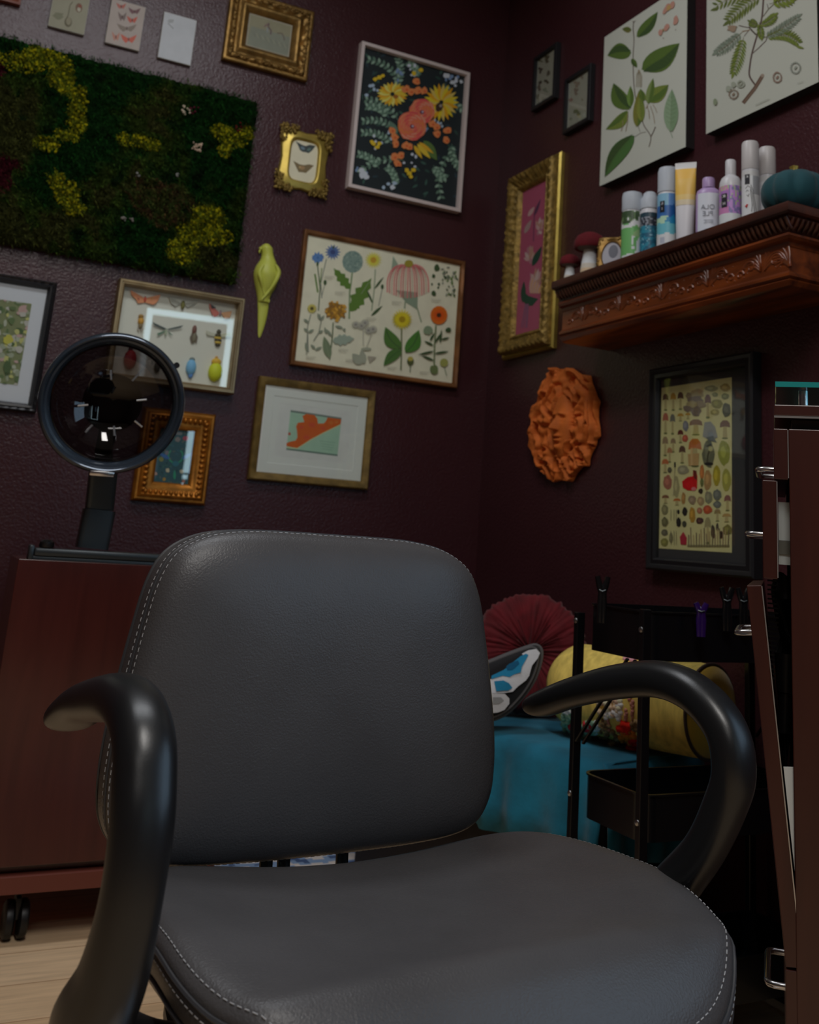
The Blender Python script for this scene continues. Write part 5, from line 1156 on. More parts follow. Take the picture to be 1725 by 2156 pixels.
# round hood on its post, clamped to the trolley
hc = at_d(237, 848, 2.25)
t = thing('hood_dryer', 'round black hood with a smoked bowl on a post behind the trolley', 'hair dryer', (hc.x, hc.y, .757))
nrm = (Vector((0, 0, EYE)) - hc).normalized(); rot = nrm.to_track_quat('Z', 'Y').to_matrix().to_4x4()
MH = Matrix.Translation((0, 0, hc.z - .757)) @ rot
Rh = .1555
b = MB(); b.lathe([(Rh - .004, -.045), (Rh, -.040), (Rh, -.004), (Rh - .003, .004), (Rh - .008, .007), (Rh - .013, .003), (Rh - .0145, -.003), (Rh - .019, -.004), (Rh - .025, -.012), (Rh - .027, -.045)], n=96, M=MH, cap0=False, cap1=False)
b.build('rim', mat('rim_gloss', rgb(58, 68, 80), .2, .45, coat=.5, spec=.6), t, True, 40)
b = MB(); b.lathe([((Rh - .026) * math.cos(g), -.012 - .075 * math.sin(g)) for g in [i * math.pi / 2 / 14 for i in range(15)]], n=72, M=MH, cap0=False, cap1=True)
b.build('bowl', glassmat('smoked_bowl', (.15, .13, .13, 1), .03, 1.5), t, True, 60)
b = MB(); g0 = Vector((.001, .001, 0))
for k in range(8):
    q = .2 + k * .785; r_ = .052 + .012 * (k % 2)
    if k in (3,): continue
    P = [MH @ Vector((rr * math.cos(q), rr * math.sin(q), -.055)) for rr in (r_, r_ + .011, r_ + .022)]
    b.tube(P, .0024, 8)
b.build('vent_rib', mat('vent_silver', rgb(190, 192, 195), .3, .8), t, True)
b = MB(); b.lathe([(.001, -.118), (.05, -.118), (.062, -.108), (.066, -.092), (.05, -.0885), (.001, -.0885)], n=40, M=MH); b.build('motor_cap', m_blk, t, True, 40)
b = MB(); M_ = MH @ Matrix.Rotation(math.radians(38), 4, 'Z') @ Matrix.Translation((Rh + .004, 0, -.012)); b.lathe([(.006, -.008), (.007, 0), (.006, .008)], n=14, M=M_); b.build('knob', m_blk, t)
b = MB(); M_ = MH @ Matrix.Translation((0, -Rh + .004, .004)); b.bbox((-.026, -.009, -.004), (.026, .003, .006), .003, M=M_); b.build('clip', m_chrome, t)
def pl_(px, py, t_): q = at_d(px, py, t_); return (q.x - hc.x, q.y - hc.y, q.z - .757)
top = Vector(pl_(216, 995, 2.33)); mid = Vector(pl_(209, 1073, 2.33)); bot = Vector((pl_(203, 1150, 2.33)[0], mid.y, .0205))
b = MB(); b.tube([top + Vector((0, 0, .03)), mid], [(.031, .018)] * 2, 24, side=(1, 0, 0), sq=6); b.build('upper_post', m_dkgrey, t, True, 40)
b = MB(); b.tube([mid - Vector((0, 0, .001)), Vector((mid.x - .004, mid.y, .0205))], [(.035, .022)] * 2, 24, side=(1, 0, 0), sq=6)
b.build('lower_post', m_dkgrey, t, True, 40)
b = MB(); b.tube([top + Vector((0, 0, .025)), top + Vector((.0, .03, .05)), MH @ Vector((0, -.05, -.10))], [(.02, .015)] * 3, 12, side=(1, 0, 0)); b.build('neck', m_blk, t)
kp = at_d(97, 1141, 2.24)
b = MB(); b.lathe([(.014, 0), (.016, .003), (.015, .012), (.009, .016), (.001, .017)], n=20); o = b.build('clamp_knob', m_blk, None); o.location = (kp.x, 2.44, .7755); tag(o, 'small black knob on the left end of the trolley rail', 'knob')

# ================================================================ bench with throw and pillows
C0 = at_d(1283, 1600, 2.09); BA = math.radians(15)
t = thing('bench', 'dark low bench in the corner under the turquoise throw', 'bench', (C0.x, C0.y, 0), BA)
BW_, BL_ = .335, .82     # local x = towards the wall, local y = along
m_dk = mat('dark_wood', rgb(24, 18, 18), .5)
b = MB(); b.bbox((.006, .02, .015), (BW_, BL_, .34), .01); b.build('base', m_dk, t, False)
b = MB(); b.bbox((.004, .018, .341), (BW_, BL_, .40), .01); b.build('seat_pad', m_dk, t, False)
b = MB()
b_top, hem = .428, .235
ny = 120; R = []
for j in range(ny + 1):
    y = .004 + (BL_ - .002) * j / ny; ring = []
    f1 = math.sin(y * 62 + 1.2 * math.sin(y * 19)) ; f2 = noise.noise((y * 9, 0, 3))
    for (x, z, k) in ((BW_, .402, 0), (BW_ - .01, b_top, 0), (.22, b_top + .004 * f2, 0), (.10, b_top + .003 * f2, .0), (.03, b_top, .2), (.004, b_top - .006, .3), (-.006, b_top - .03, .5), (-.010, b_top - .07, .8), (-.011, b_top - .12, 1), (-.012, (b_top + hem) / 2 - .04, 1.2), (-.013, hem + .012 * f2, 1.5)):
        ring.append((x - k * .008 * (1 + f1) * .8, y, z + .003 * noise.noise((x * 22, y * 18, 2)) * (1 if k < .3 else .2)))
    R.append(ring)
V = b.rings(R, False, False, False)
for e in (0,):
    near = [(BW_ - .005, -.002, .402), (BW_ - .01, -.004, b_top - .01), (.02, -.006, b_top - .01)]
# near end drop
RE = []
for i in range(31):
    x = BW_ - (BW_ + .008) * i / 30; f1 = math.sin(x * 90)
    RE.append([(x, .006, b_top), (x, -.004, b_top - .02), (x, -.006 - .006 * (1 + f1), b_top - .10), (x, -.007 - .009 * (1 + f1), hem - .005)])
b.rings(RE, False, False, False)
o = b.build('throw', mat('turquoise_velvet', rgb(14, 112, 140), .8, sheen=.15, var=.28, vscale=9, bump=.5, bscale=26, bdist=.006, detail=5), None, True, 80)
o.location = (C0.x, C0.y, 0); o.rotation_euler = (0, 0, BA); md = o.modifiers.new('thickness', 'SOLIDIFY'); md.thickness = .003
tag(o, 'turquoise velvet throw draped over the corner bench', 'throw')
BT = b_top + .006
# round pleated pillow
pc = at_d(1116, 1370, 2.66); t = thing('round_pillow', 'dark red round pleated velvet pillow leaning in the corner', 'pillow', (pc.x, pc.y, BT), 0)
Rp = .150; nr = (Vector((0, 0, EYE + .5)) - pc).normalized(); M_ = Matrix.Translation((0, 0, Rp - .004)) @ nr.to_track_quat('Z', 'Y').to_matrix().to_4x4()
b = MB(); b.lathe([(.001, .026), (.016, .030), (.04, .044), (.08, .053), (.115, .050), (.138, .036), (.149, .014), (.150, -.006), (.140, -.03), (.10, -.046), (.001, -.05)], n=216, M=M_, fn=lambda a_, z: 1 + .012 * math.cos(a_ * 54) + .040 * noise.noise((math.cos(a_) * 9, math.sin(a_) * 9, z * 12)))
for v in b.bm.verts:
    l = M_.inverted() @ v.co; g = math.atan2(l.y, l.x); rr = math.hypot(l.x, l.y)
    l.z += .0045 * math.cos(g * 36 + 9 * noise.noise((rr * 22, g * 3, 1))) + .007 * noise.noise((l.x * 42, l.y * 42, 3)) * min(1, rr / .05) * (1 if l.z > 0 else .3); v.co = M_ @ l
b.build('cover', mat('crimson_velvet', rgb(98, 6, 18), .85, sheen=.12, var=.25, vscale=30), t, True, 80)
b = MB(); b.ball((0, 0, .030), (.014, .014, .007), M=M_); b.build('button', MATS['crimson_velvet'], t)
# butterfly pillow
bc = at_d(1000, 1450, 2.38); t = thing('butterfly_pillow', 'black butterfly-shaped pillow with blue and white wings beside the red one', 'pillow', (bc.x, bc.y, BT), 0)
nr = (Vector((.25, 0, EYE + .1)) - bc); nr.z *= .6; nr.normalize(); q_ = nr.to_track_quat('Z', 'Y')
def bpt(px, py):
    """point of the wing read off the photograph, in the pillow's own plane"""
    d = ray(px, py); t_ = nr.dot(bc - Vector((0, 0, EYE))) / nr.dot(d); w = Vector((0, 0, EYE)) + d * t_
    l = q_.inverted() @ (w - bc); return (l.x, l.y)
MBt = Matrix.Translation((0, 0, bc.z - BT)) @ q_.to_matrix().to_4x4()
cb = (1020, 1230, 7.186)
WO = [(-130, 1230), (60, 1175), (400, 1040), (700, 935), (800, 930), (860, 990), (865, 1100), (830, 1260), (760, 1440), (650, 1620), (520, 1780), (400, 1900), (280, 1985), (150, 2040), (0, 2050), (-130, 2000)]
W2 = [bpt(cb[0] + x / cb[2], cb[1] + y / cb[2]) for x, y in WO]; xm = W2[0][0]
W3 = W2 + [(2 * xm - x, y) for x, y in W2[::-1]]
W3 = [q[:2] for q in spline(W3, 5)]; ccx = xm; ccz = sum(q[1] for q in W3) / len(W3)
b = MB(); R = []
for s_, z in ((.01, .038), (.4, .037), (.7, .033), (.88, .025), (.97, .014), (1, .0), (.97, -.014), (.88, -.024), (.5, -.032), (.01, -.033)):
    R.append([MBt @ Vector((ccx + (x - ccx) * s_, ccz + (y - ccz) * s_, z)) for x, y in W3])
b.rings(R); b.build('cover', mat('black_felt', rgb(28, 28, 32), .9, sheen=.1), t, True, 80)
b = MB(); P = [MBt @ Vector((x, y, .002)) for x, y in W3]; b.tube(P + [P[0]], .0042, 8, up=tuple(nr)); P = [MBt @ Vector((ccx + (x - ccx) * .93, ccz + (y - ccz) * .93, .0205)) for x, y in W3]; b.tube(P + [P[0]], .0030, 6, up=tuple(nr)); b.build('piping', mat('grey_piping', rgb(96, 94, 96), .8), t)
b = MB(); lay = [0]
def pz(x, y):
    best = 9
    for i in range(len(W3)):
        ax, ay = W3[i]; best = min(best, math.hypot(ax - x, ay - y))
    return .020 + .0165 * min(1, best / .05) ** .6
def bp(P, col, o_=0.0):
    lay[0] += 1
    for sg in (1, -1):
        vs = []
        for x, y in P:
            u, w = bpt(cb[0] + x / cb[2], cb[1] + y / cb[2]); u2 = u if sg > 0 else 2 * xm - u; vs.append((u2, w))
        cu = sum(v[0] for v in vs) / len(vs); cw = sum(v[1] for v in vs) / len(vs)
        c_ = b.v(MBt @ Vector((cu, cw, pz(cu, cw) + .004 + .0008 * lay[0]))); ring = [b.v(MBt @ Vector((u_, w_, pz(u_, w_) + .004 + .0008 * lay[0]))) for u_, w_ in vs]
        for i in range(len(ring)): b.f([c_, ring[i], ring[(i + 1) % len(ring)]], col)
WHT, BLU, BLD = K(150, 152, 156), K(28, 92, 122), K(20, 62, 88)
bp([(120, 1250), (400, 1130), (640, 1000), (760, 980), (815, 1040), (780, 1120), (690, 1230), (650, 1380), (600, 1450), (480, 1540), (400, 1620), (250, 1640), (100, 1640), (-60, 1640), (-60, 1300)], WHT)
bp([(100, 1280), (400, 1150), (600, 1050), (640, 1070), (600, 1140), (540, 1240), (520, 1330), (420, 1360), (350, 1400), (250, 1380), (80, 1430)], BLU)
bp([(300, 1220), (480, 1150), (500, 1200), (400, 1290), (320, 1300)], BLD)
bp([(120, 1460), (260, 1450), (340, 1490), (395, 1560), (330, 1600), (150, 1610)], BLU)
bp([(60, 1640), (280, 1650), (350, 1720), (350, 1800), (280, 1890), (180, 1930), (60, 1940)], WHT); bp([(100, 1700), (220, 1700), (270, 1750), (200, 1800), (100, 1800)], K(110, 112, 114))
b.build('wing_pattern', m_rug, t, True, 80, recalc=True)
# bolster
eR = at_d(1497, 1510, 2.16); eL = at_d(1186, 1482, 2.44); eR.z = eL.z = BT + .1015; ax = (eL - eR).normalized(); ln = (eL - eR).length
t = thing('bolster_pillow', 'mustard yellow bolster pillow with tufted flower embroidery', 'pillow', (eR.x, eR.y, BT), 0)
rotb = ax.to_track_quat('Z', 'Y').to_matrix().to_4x4(); MR = Matrix.Translation((0, 0, .1015)) @ rotb
def brad(z):
    return .0940 + .005 * math.sin(z / ln * math.pi) - .03 * max(0, (z - ln + .06) / .06) ** 2
b = MB(); b.lathe([(brad(z), z) for z in [ln * i / 40 for i in range(41)]] + [(.05, ln + .006), (.001, ln + .008)], n=64, M=MR, fn=lambda a_, z: 1 + .012 * noise.noise((math.cos(a_) * 3, math.sin(a_) * 3, z * 14)), cap0=False)
b.build('cover', mat('mustard_cloth', rgb(232, 204, 104), .9, var=.22, vscale=60, bump=.4, bscale=220, stretch=(1, 1, .3)), t, True, 80)
b = MB(); b.lathe([(.0930, .001), (.090, -.006), (.06, -.012), (.03, -.012), (.001, -.010)], n=64, M=MR, cap0=False); b.build('end_panel', mat('mustard_plain', rgb(215, 170, 48), .75, sheen=.3, bump=.3, bscale=20, bdist=.006), t, True, 80)
b = MB(); P = [MR @ Vector((.0950 * math.cos(g), .0950 * math.sin(g), .001)) for g in [i * 2 * math.pi / 60 for i in range(61)]]; b.tube(P, .0036, 8, up=tuple(ax)); b.build('piping', mat('dark_piping', rgb(70, 52, 44), .8), t)
cB = (1140, 1370, 3.92); rn = random.Random(9)
cen0 = Vector((eR.x, eR.y, BT + .1015))
def bol(x, y):
    """where a sight line through picture point (x, y) meets the bolster, in the bolster's own axes"""
    d = ray(cB[0] + x / cB[2], cB[1] + y / cB[2]); o_ = Vector((0, 0, EYE)); inv = (Matrix.Translation(cen0) @ rotb).inverted()
    O = inv @ o_; D = (inv.to_3x3() @ d); r_ = .0985
    A_ = D.x ** 2 + D.y ** 2; B_ = 2 * (O.x * D.x + O.y * D.y); C_ = O.x ** 2 + O.y ** 2 - r_ * r_; q = B_ * B_ - 4 * A_ * C_
    t_ = (-B_ - math.sqrt(max(0, q))) / (2 * A_); return O + D * t_
def tuft(name, P, col, r_=.0055, n_=60, spread=None):
    b = MB()
    for k in range(n_):
        x, y, w_, h_ = P[k % len(P)]; g = rn.uniform(0, 6.28); s_ = math.sqrt(rn.random()); l = bol(x + w_ * s_ * math.cos(g), y + h_ * s_ * math.sin(g))
        if l.z < .004 or l.z > ln: continue
        c = col[k % len(col)]; q = r_ * rn.uniform(.9, 1.6); b.ball(tuple(l), q, M=MR, sub=1, col=c)
    o_ = b.build(name, m_rug, t, True, 90); o_['kind'] = 'stuff'
tuft('red_flower', [(690, 640, 50, 40), (710, 700, 60, 60), (760, 790, 50, 60)], [K(190, 24, 16, 3.8), K(200, 70, 20, 3.8), K(180, 16, 14, 3.8)], .0065, 90)
tuft('red_flower', [(265, 620, 26, 45), (385, 625, 26, 40)], [K(170, 30, 36, 3.8)], .006, 26)
tuft('red_flower', [(520, 350, 40, 60)], [K(184, 24, 24, 3.8)], .006, 30)
tuft('cream_fringe', [(560, 420, 100, 130), (600, 340, 70, 70)], [K(128, 112, 92, 3.8), K(112, 92, 78, 3.8), K(140, 128, 108, 3.8)], .0055, 130)
tuft('cream_fringe', [(560, 530, 90, 26), (210, 490, 40, 30), (455, 640, 26, 60), (640, 480, 20, 90)], [K(156, 150, 132, 3.8)], .0050, 80)
tuft('sage_leaf', [(230, 560, 60, 110), (330, 690, 110, 80), (400, 640, 60, 60)], [K(92, 112, 92, 3.8), K(80, 100, 84, 3.8)], .0048, 160)
tuft('brown_fringe', [(520, 650, 50, 80), (600, 720, 70, 70), (800, 620, 60, 40)], [K(70, 52, 34, 3.8), K(96, 78, 54, 3.8)], .0048, 90)
tuft('pink_flower', [(750, 66, 60, 14)], [K(160, 92, 100, 3.8)], .0055, 26)
tuft('embroidered_stem', [(750, 480, 10, 90), (735, 380, 10, 60), (560, 600, 12, 60), (700, 540, 10, 60)], [K(110, 72, 64, 3.8)], .0032, 60)

# ================================================================ black cart
m_cart = mat('cart_enamel', rgb(13, 14, 17), .28, 0, coat=.2)
t = thing('utility_cart', 'black metal three-tier utility cart in front of the bench', 'cart', (1.455, 1.675, 0))
cx_, cy_ = 1.455, 1.675
LX, LY = .225, .105
for sx in (-1, 1):
    for sy in (-1, 1):
        b = MB(); x, y = sx * LX, sy * LY; b.bbox((x - .009, y - .007, .065), (x + .009, y + .007, .752 if sy < 0 else .728), .0015); lg = b.build('leg', m_cart, t, False)
        for z in (.716 if sy < 0 else .712, .395):
            b = MB(); b.lathe([(.0055, 0), (.005, .002), (.002, .003), (.0005, .003)], n=10, M=Matrix.Translation((x - .0091, y - .000, z)) @ Matrix.Rotation(-math.pi / 2, 4, 'Y')); b.build('screw', m_screw, lg)
        b = MB(); b.lathe([(.001, -.009), (.020, -.009), (.024, -.004), (.024, .004), (.020, .009), (.001, .009)], n=20, M=Matrix.Translation((x, y, .025)) @ Matrix.Rotation(math.pi / 2, 4, 'Y')); b.bbox((x - .011, y - .010, .045), (x + .011, y + .010, .064), .002); b.build('caster', m_blk, t)
def tray(z1, h, mname='tray'):
    b = MB(); x0, x1, y0, y1 = -LX + .0005 + .010, LX - .0105, -LY - .002 + .011, LY - .009; r_ = .03
    def rrct(ins, z):
        P = []
        for (ccx_, ccy_, a0) in ((x1 - r_, y1 - r_, 0), (x0 + r_, y1 - r_, 90), (x0 + r_, y0 + r_, 180), (x1 - r_, y0 + r_, 270)):
            for k in range(7):
                g = math.radians(a0 + 15 * k); P.append((ccx_ + (r_ - ins) * math.cos(g), ccy_ + (r_ - ins) * math.sin(g), z))
        return P
    b.rings([rrct(0, z1 - h), rrct(0, z1 - .004), rrct(-.003, z1 - .003), rrct(-.003, z1), rrct(.003, z1), rrct(.003, z1 - h + .003)], True, True); b.build(mname, m_cart, t, True, 35)
tray(.748, .088); tray(.436, .078); tray(.16, .075)
for (p0, p1) in (((-.005, .655), (.095, .49)), ((-.028, .655), (.072, .49))):
    b = MB()
    for sx in (-1,):
        b.tube([(sx * (LX + .004), -p0[0] * 0 + (-.10 + p0[0] + .045), p0[1] + .005), (sx * (LX + .004), p1[0] - .0, p1[1])], [(.0045, .0025)] * 2, 8, side=(1, 0, 0))
    b.build('brace', m_cart, t)
for sx in (1,):
    b = MB(); b.tube([(LX + .004, -.05, .655), (LX + .004, .09, .49)], [(.0045, .0025)] * 2, 8, side=(1, 0, 0)); b.build('brace', m_cart, t)
# hair clips clipped on the rim
def hairclip(px, py, t_, m, s_, lab, zb):
    q = at_d(px, py, t_)
    t = thing('hair_clip', lab, 'hair clip', (q.x, q.y, zb), -.6, 'hair clips on the cart rim')
    L_ = s_
    for sg, nm in ((-1, 'jaw'), (1, 'jaw')):
        b = MB(); b.tube([(sg * .003, 0, -.030), (sg * .0035, 0, .0), (sg * .002, 0, L_ * .45), (sg * .006, 0, L_ * .7), (sg * .010, 0, L_)], [(.0025, .005), (.004, .006), (.004, .006), (.0048, .006), (.0040, .005)], 8, side=(0, 1, 0)); b.build(nm, m, t)
    b = MB(); b.tube([(-.006, -.004, L_ * .55), (0, -.006, L_ * .50), (.006, -.004, L_ * .55)], .0014, 6); b.build('spring', m_dkgrey, t)
m_clip = mat('clip_gloss', rgb(18, 18, 20), .18, coat=.5)
zt = .7485
hairclip(1268, 1270, 1.93, m_clip, .055, 'black hair clip on the left end of the cart rim', zt)
hairclip(1531, 1278, 1.95, m_clip, .050, 'black hair clip right of the purple clip', zt)
hairclip(1566, 1280, 1.97, m_clip, .050, 'black hair clip closest to the open drawers', zt)
hairclip(1477, 1282, 1.90, mat('purple_gloss', rgb(44, 18, 84), .2, coat=.5), .030, 'purple hair clip on the front rim of the cart', zt - .010)

# ================================================================ station cabinet on the right
q0 = at_d(1665, 1200, 1.30); YC_ = math.radians(-44.6)
t = thing('station_cabinet', 'dark cherry salon station cabinet with open drawers at the right edge', 'cabinet', (q0.x, q0.y, 0), YC_)
m_cab2 = wood('cherry_panel', rgb(52, 20, 15), rgb(64, 27, 20), .35, .1)
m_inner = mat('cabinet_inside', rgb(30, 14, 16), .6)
m_alu = mat('edge_aluminium', rgb(190, 188, 186), .3, .8)
def zat(px, py, t_=1.30):
    k = (py - CY) / FPX; x, y = q0.x, q0.y
    return EYE - ((RC[1][0] * x + RC[1][1] * y) - k * (RC[2][0] * x + RC[2][1] * y)) / (RC[1][2] - k * RC[2][2])
def on_side(px, py):
    n_ = Vector((-math.sin(YC_), math.cos(YC_), 0)); d_ = ray(px, py); t_ = n_.dot(Vector((q0.x, q0.y, 0))) / n_.dot(d_)
    w = Matrix.Rotation(-YC_, 3, 'Z') @ Vector((d_.x * t_ - q0.x, d_.y * t_ - q0.y, 0)); return w.x, d_.z * t_ + EYE
zt_ = zat(1665, 903)
D_ = .40; DX = .42
b = MB(); b.bbox((0, 0, .03), (DX, .019, zt_), .0012); b.build('side_panel', m_cab2, t, False)
b = MB(); b.bbox((0, D_ - .019, .03), (DX, D_, zt_), .0012); b.build('far_side_panel', m_cab2, t, False)
b = MB(); b.box((DX - .012, .02, .04), (DX, D_ - .02, zt_ - .01)); b.build('back_panel', m_inner, t, False)
b = MB(); b.box((.0, .0195, .03), (DX - .013, D_ - .0195, .09)); b.box((.02, .0195, zat(1665, 1225) - .016), (DX - .013, D_ - .0195, zat(1665, 1225))); b.build('divider', m_inner, t, False)
ztop0 = zat(1665, 878); ztop1 = zat(1665, 853)
b = MB(); b.bbox((-.018, -.004, ztop0 + .001), (DX, D_ + .01, ztop1), .0015); b.build('top_board', m_cab2, t, False)
b = MB(); b.box((-.018, -.005, ztop0 - .0018), (DX, -.0005, ztop0 + .0008)); b.build('top_edge', m_alu, t, False)
b = MB(); b.box((.004, .014, zt_ + .0005), (DX - .02, D_ - .02, ztop0 - .002)); b.build('plinth_recess', m_inner, t, False)
zg0 = zat(1665, 815); zg1 = zat(1665, 804)
for (x, y) in ((.020, .030), (.33, .030), (.020, .34), (.33, .34)):
    b = MB(); b.lathe([(.0065, ztop1 + .0003), (.0065, zg0 - .0004)], c=(x, y, 0), n=20); b.build('post', m_chrome, t)
b = MB(); b.box((-.016, -.0012, zg0), (DX, -.0002, zg1)); b.build('glass_edge', mat('emerald_edge', rgb(40, 140, 138), .15), t, False)
b = MB(); b.bbox((-.016, .0, zg0), (DX, .37, zg1), .001); b.build('glass_shelf', glassmat('glass_green', (.45, .80, .77, 1), .02), t, False)
def handle(parent, x, y0, y1, z, d=.021, r_=.0042, M_=None):
    b = MB(); P = [(x, y0, z), (x - d + .008, y0, z), (x - d + .002, y0 + .003, z), (x - d, y0 + .010, z), (x - d, y1 - .010, z), (x - d + .002, y1 - .003, z), (x - d + .008, y1, z), (x, y1, z)]
    b.tube([q for q in P], r_, 10, M=M_); return b.build('handle', m_chrome, parent)
def drawer(x, ztop, zbot, hz, name='drawer', bin_=None):
    """x = how far the front stands out from the carcass"""
    b = MB(); b.bbox((x - .018, .001, zbot), (x, D_ - .001, ztop), .0010); d = b.build(name, m_cab2, t, False)
    b = MB(); b.box((x - .0005, .0002, zbot + .002), (x + .0008, .0012, ztop - .001)); b.build('edge_strip', m_alu, d, False)
    handle(d, x - .018, .08, .20, hz); return d
d = drawer(-.001, zat(1650, 903), zat(1650, 1010), zat(1620, 980))
x2 = on_side(1637, 1100)[0]
d = drawer(x2, zat(1622, 1013), zat(1622, 1222), zat(1595, 1126))
b = MB(); zb0, zb1 = zat(1650, 1190), zat(1650, 1056)
b.box((x2 + .0015, .024, zb0), (.30, .028, zb1)); b.box((x2 + .0015, D_ - .03, zb0), (.30, D_ - .026, zb1)); b.box((x2 + .0015, .028, zb0), (.30, D_ - .03, zb0 + .003)); b.build('metal_bin', mat('bin_steel', rgb(196, 202, 200), .35, .35), d, False)
b = MB(); b.box((x2 + .002, .0225, zat(1650, 1168)), (.28, .0236, zat(1650, 1138))); b.build('bin_label_rail', mat('dark_rail', rgb(112, 112, 104), .4, .5), d, False)
# tilt-out hamper front, hinged at the bottom
xa, za = on_side(1604, 1232); xb, zb = on_side(1690, 2040)
Lh = math.hypot(za - zb, xb - xa); ang = math.atan2(xb - xa, za - zb)
MT = Matrix.Translation((xb, 0, zb)) @ Matrix.Rotation(-ang, 4, 'Y')
b = MB(); b.bbox((-.0185, .001, 0), (0, D_ - .001, Lh), .0010, M=MT); d = b.build('hamper_door', m_cab2, t, False)
b = MB(); b.box((-.0005, .0002, .002), (.0009, .0012, Lh - .001), M=MT); b.build('edge_strip', m_alu, d, False)
handle(d, -.0185, .08, .20, Lh - .062, M_=MT)
b = MB(); b.box((.003, .006, .10), (.14, .010, Lh * .50), M=MT); b.build('white_liner', mat('liner', rgb(205, 208, 205), .6), d, False)
d = drawer(xb - .001, zat(1680, 2046), zat(1680, 2046) - .16, zat(1650, 2045) - .045)
# things in the hamper: a black hair brush and a looped cord
o = thing('hair_brush', 'black bristle brush standing in the open tilt-out front of the station', 'hair brush', tuple(Matrix.Translation((q0.x, q0.y, 0)) @ Matrix.Rotation(YC_, 4, 'Z') @ Vector((.005, .10, zat(1665, 1760)))), YC_)
b = MB(); b.tube([(-.014, 0, 0), (-.014, 0, .10), (-.012, 0, .15)], [(.009, .009), (.008, .008), (.012, .010)], 12); b.build('handle', m_blk, o)
b = MB(); b.tube([(-.012, 0, .151), (-.010, 0, .2), (-.010, 0, .27), (-.012, 0, .30)], [(.014, .012), (.018, .016), (.018, .016), (.010, .008)], 14)
for k in range(22): b.box((-.034, -.002, .165 + k * .006), (-.02, .002, .1672 + k * .006))
b.build('bristle_head', m_blk, o)
o = thing('power_cord', 'black looped power cord hanging in the open station', 'cord', tuple(Matrix.Translation((q0.x, q0.y, 0)) @ Matrix.Rotation(YC_, 4, 'Z') @ Vector((-.004, .16, 0))), YC_)
b = MB(); zc0 = zat(1655, 1215); P = spline([(.012, 0, zc0 - .30), (.006, 0, zc0 - .14), (-.010, 0, zc0 - .06), (-.016, 0, zc0 - .02), (-.008, 0, zc0), (.004, 0, zc0 - .02), (.006, .004, zc0 - .08), (.010, .006, zc0 - .2), (.014, .008, zc0 - .30)], 6); b.tube(P, .0045, 8, side=(0, 1, 0)); b.build('cable', m_blk, o)

# ================================================================ the salon chair
CA = math.radians(4.55); CO = Vector((.64, 1.05, 0))
cl = Matrix.Rotation(CA, 3, 'Z') @ CO
chair = thing('salon_chair', 'grey leather salon chair with curved black armrests in the foreground', 'chair', (cl.x, cl.y, 0), CA)
m_lea = mat('grey_leather', rgb(75, 73, 74), .37, bump=.45, bscale=420, bdist=.0012, var=.10, vscale=7, spec=.45, detail=3, rvar=.05)
m_seat = m_lea
m_arm = mat('arm_urethane', rgb(24, 25, 27), .33, bump=.12, bscale=600, bdist=.0006, spec=.55)
m_thread = mat('thread', rgb(168, 168, 170), .8)
m_pipe = mat('leather_piping', rgb(60, 60, 63), .45)
def lo(x, y, z): return (x - CO.x, y - CO.y, z)
# backrest
BCX, BCZ = .6125, EYE - .205
HP = [(0, .201), (.07, .201), (.125, .199), (.175, .190), (.213, .168), (.232, .132), (.243, .08), (.253, .02), (.2605, -.04), (.262, -.09), (.256, -.130), (.236, -.160), (.200, -.174), (.14, -.181), (.07, -.184), (0, -.185)]
HS = [q for q in spline(HP, 5)]
OB = HS + [(-x, z) for x, z in HS[::-1][1:-1]]
def bpos(x, z, y):
    return lo(BCX + x, 1.248 + y + .055 * (z + .19) - .25 * x * x, BCZ + z)
def bring(s_, y, sz=None): return [bpos(x * s_, z * (sz or s_), y) for x, z in OB]
b = MB()
b.rings([bring(*q) for q in ((.002, -.036), (.25, -.0355), (.5, -.0335), (.65, -.030), (.78, -.0245), (.87, -.018), (.93, -.011), (.965, -.004), (.985, .003), (.995, .010), (.999, .016), (.992, .0185), (.998, .021), (1.0, .028), (1.001, .040), (.998, .052), (.990, .058), (.984, .0605), (.985, .064), (.972, .071), (.92, .078), (.6, .082), (.002, .083))], True, True)
back = b.build('backrest', m_lea, chair, True, 70)
def stitches(name, curve, par, r_=.00055, L_=.0048, gap=.0034):
    """dashes along a closed or open list of points"""
    b = MB(); acc = 0; pos = []; 
    for i in range(len(curve) - 1):
        a_, c_ = Vector(curve[i]), Vector(curve[i + 1]); l = (c_ - a_).length
        while acc < l: pos.append((a_ + (c_ - a_) * (acc / l), (c_ - a_).normalized())); acc += L_ + gap
        acc -= l
    for p_, d_ in pos: b.tube([p_ - d_ * L_ / 2, p_ + d_ * L_ / 2], r_, 5)
    return b.build(name, m_thread, par, False)
for s_, y in ((.9945, .0090), (1.0015, .0275)):
    P = bring(s_, y); stitches('stitching', P + [P[0]], back)
b = MB(); P = bring(.997, .0185); b.tube(P + [P[0]], .0022, 6, caps=False); P = bring(.993, .0600); b.tube(P + [P[0]], .0022, 6, caps=False); b.build('piping', m_pipe, back)
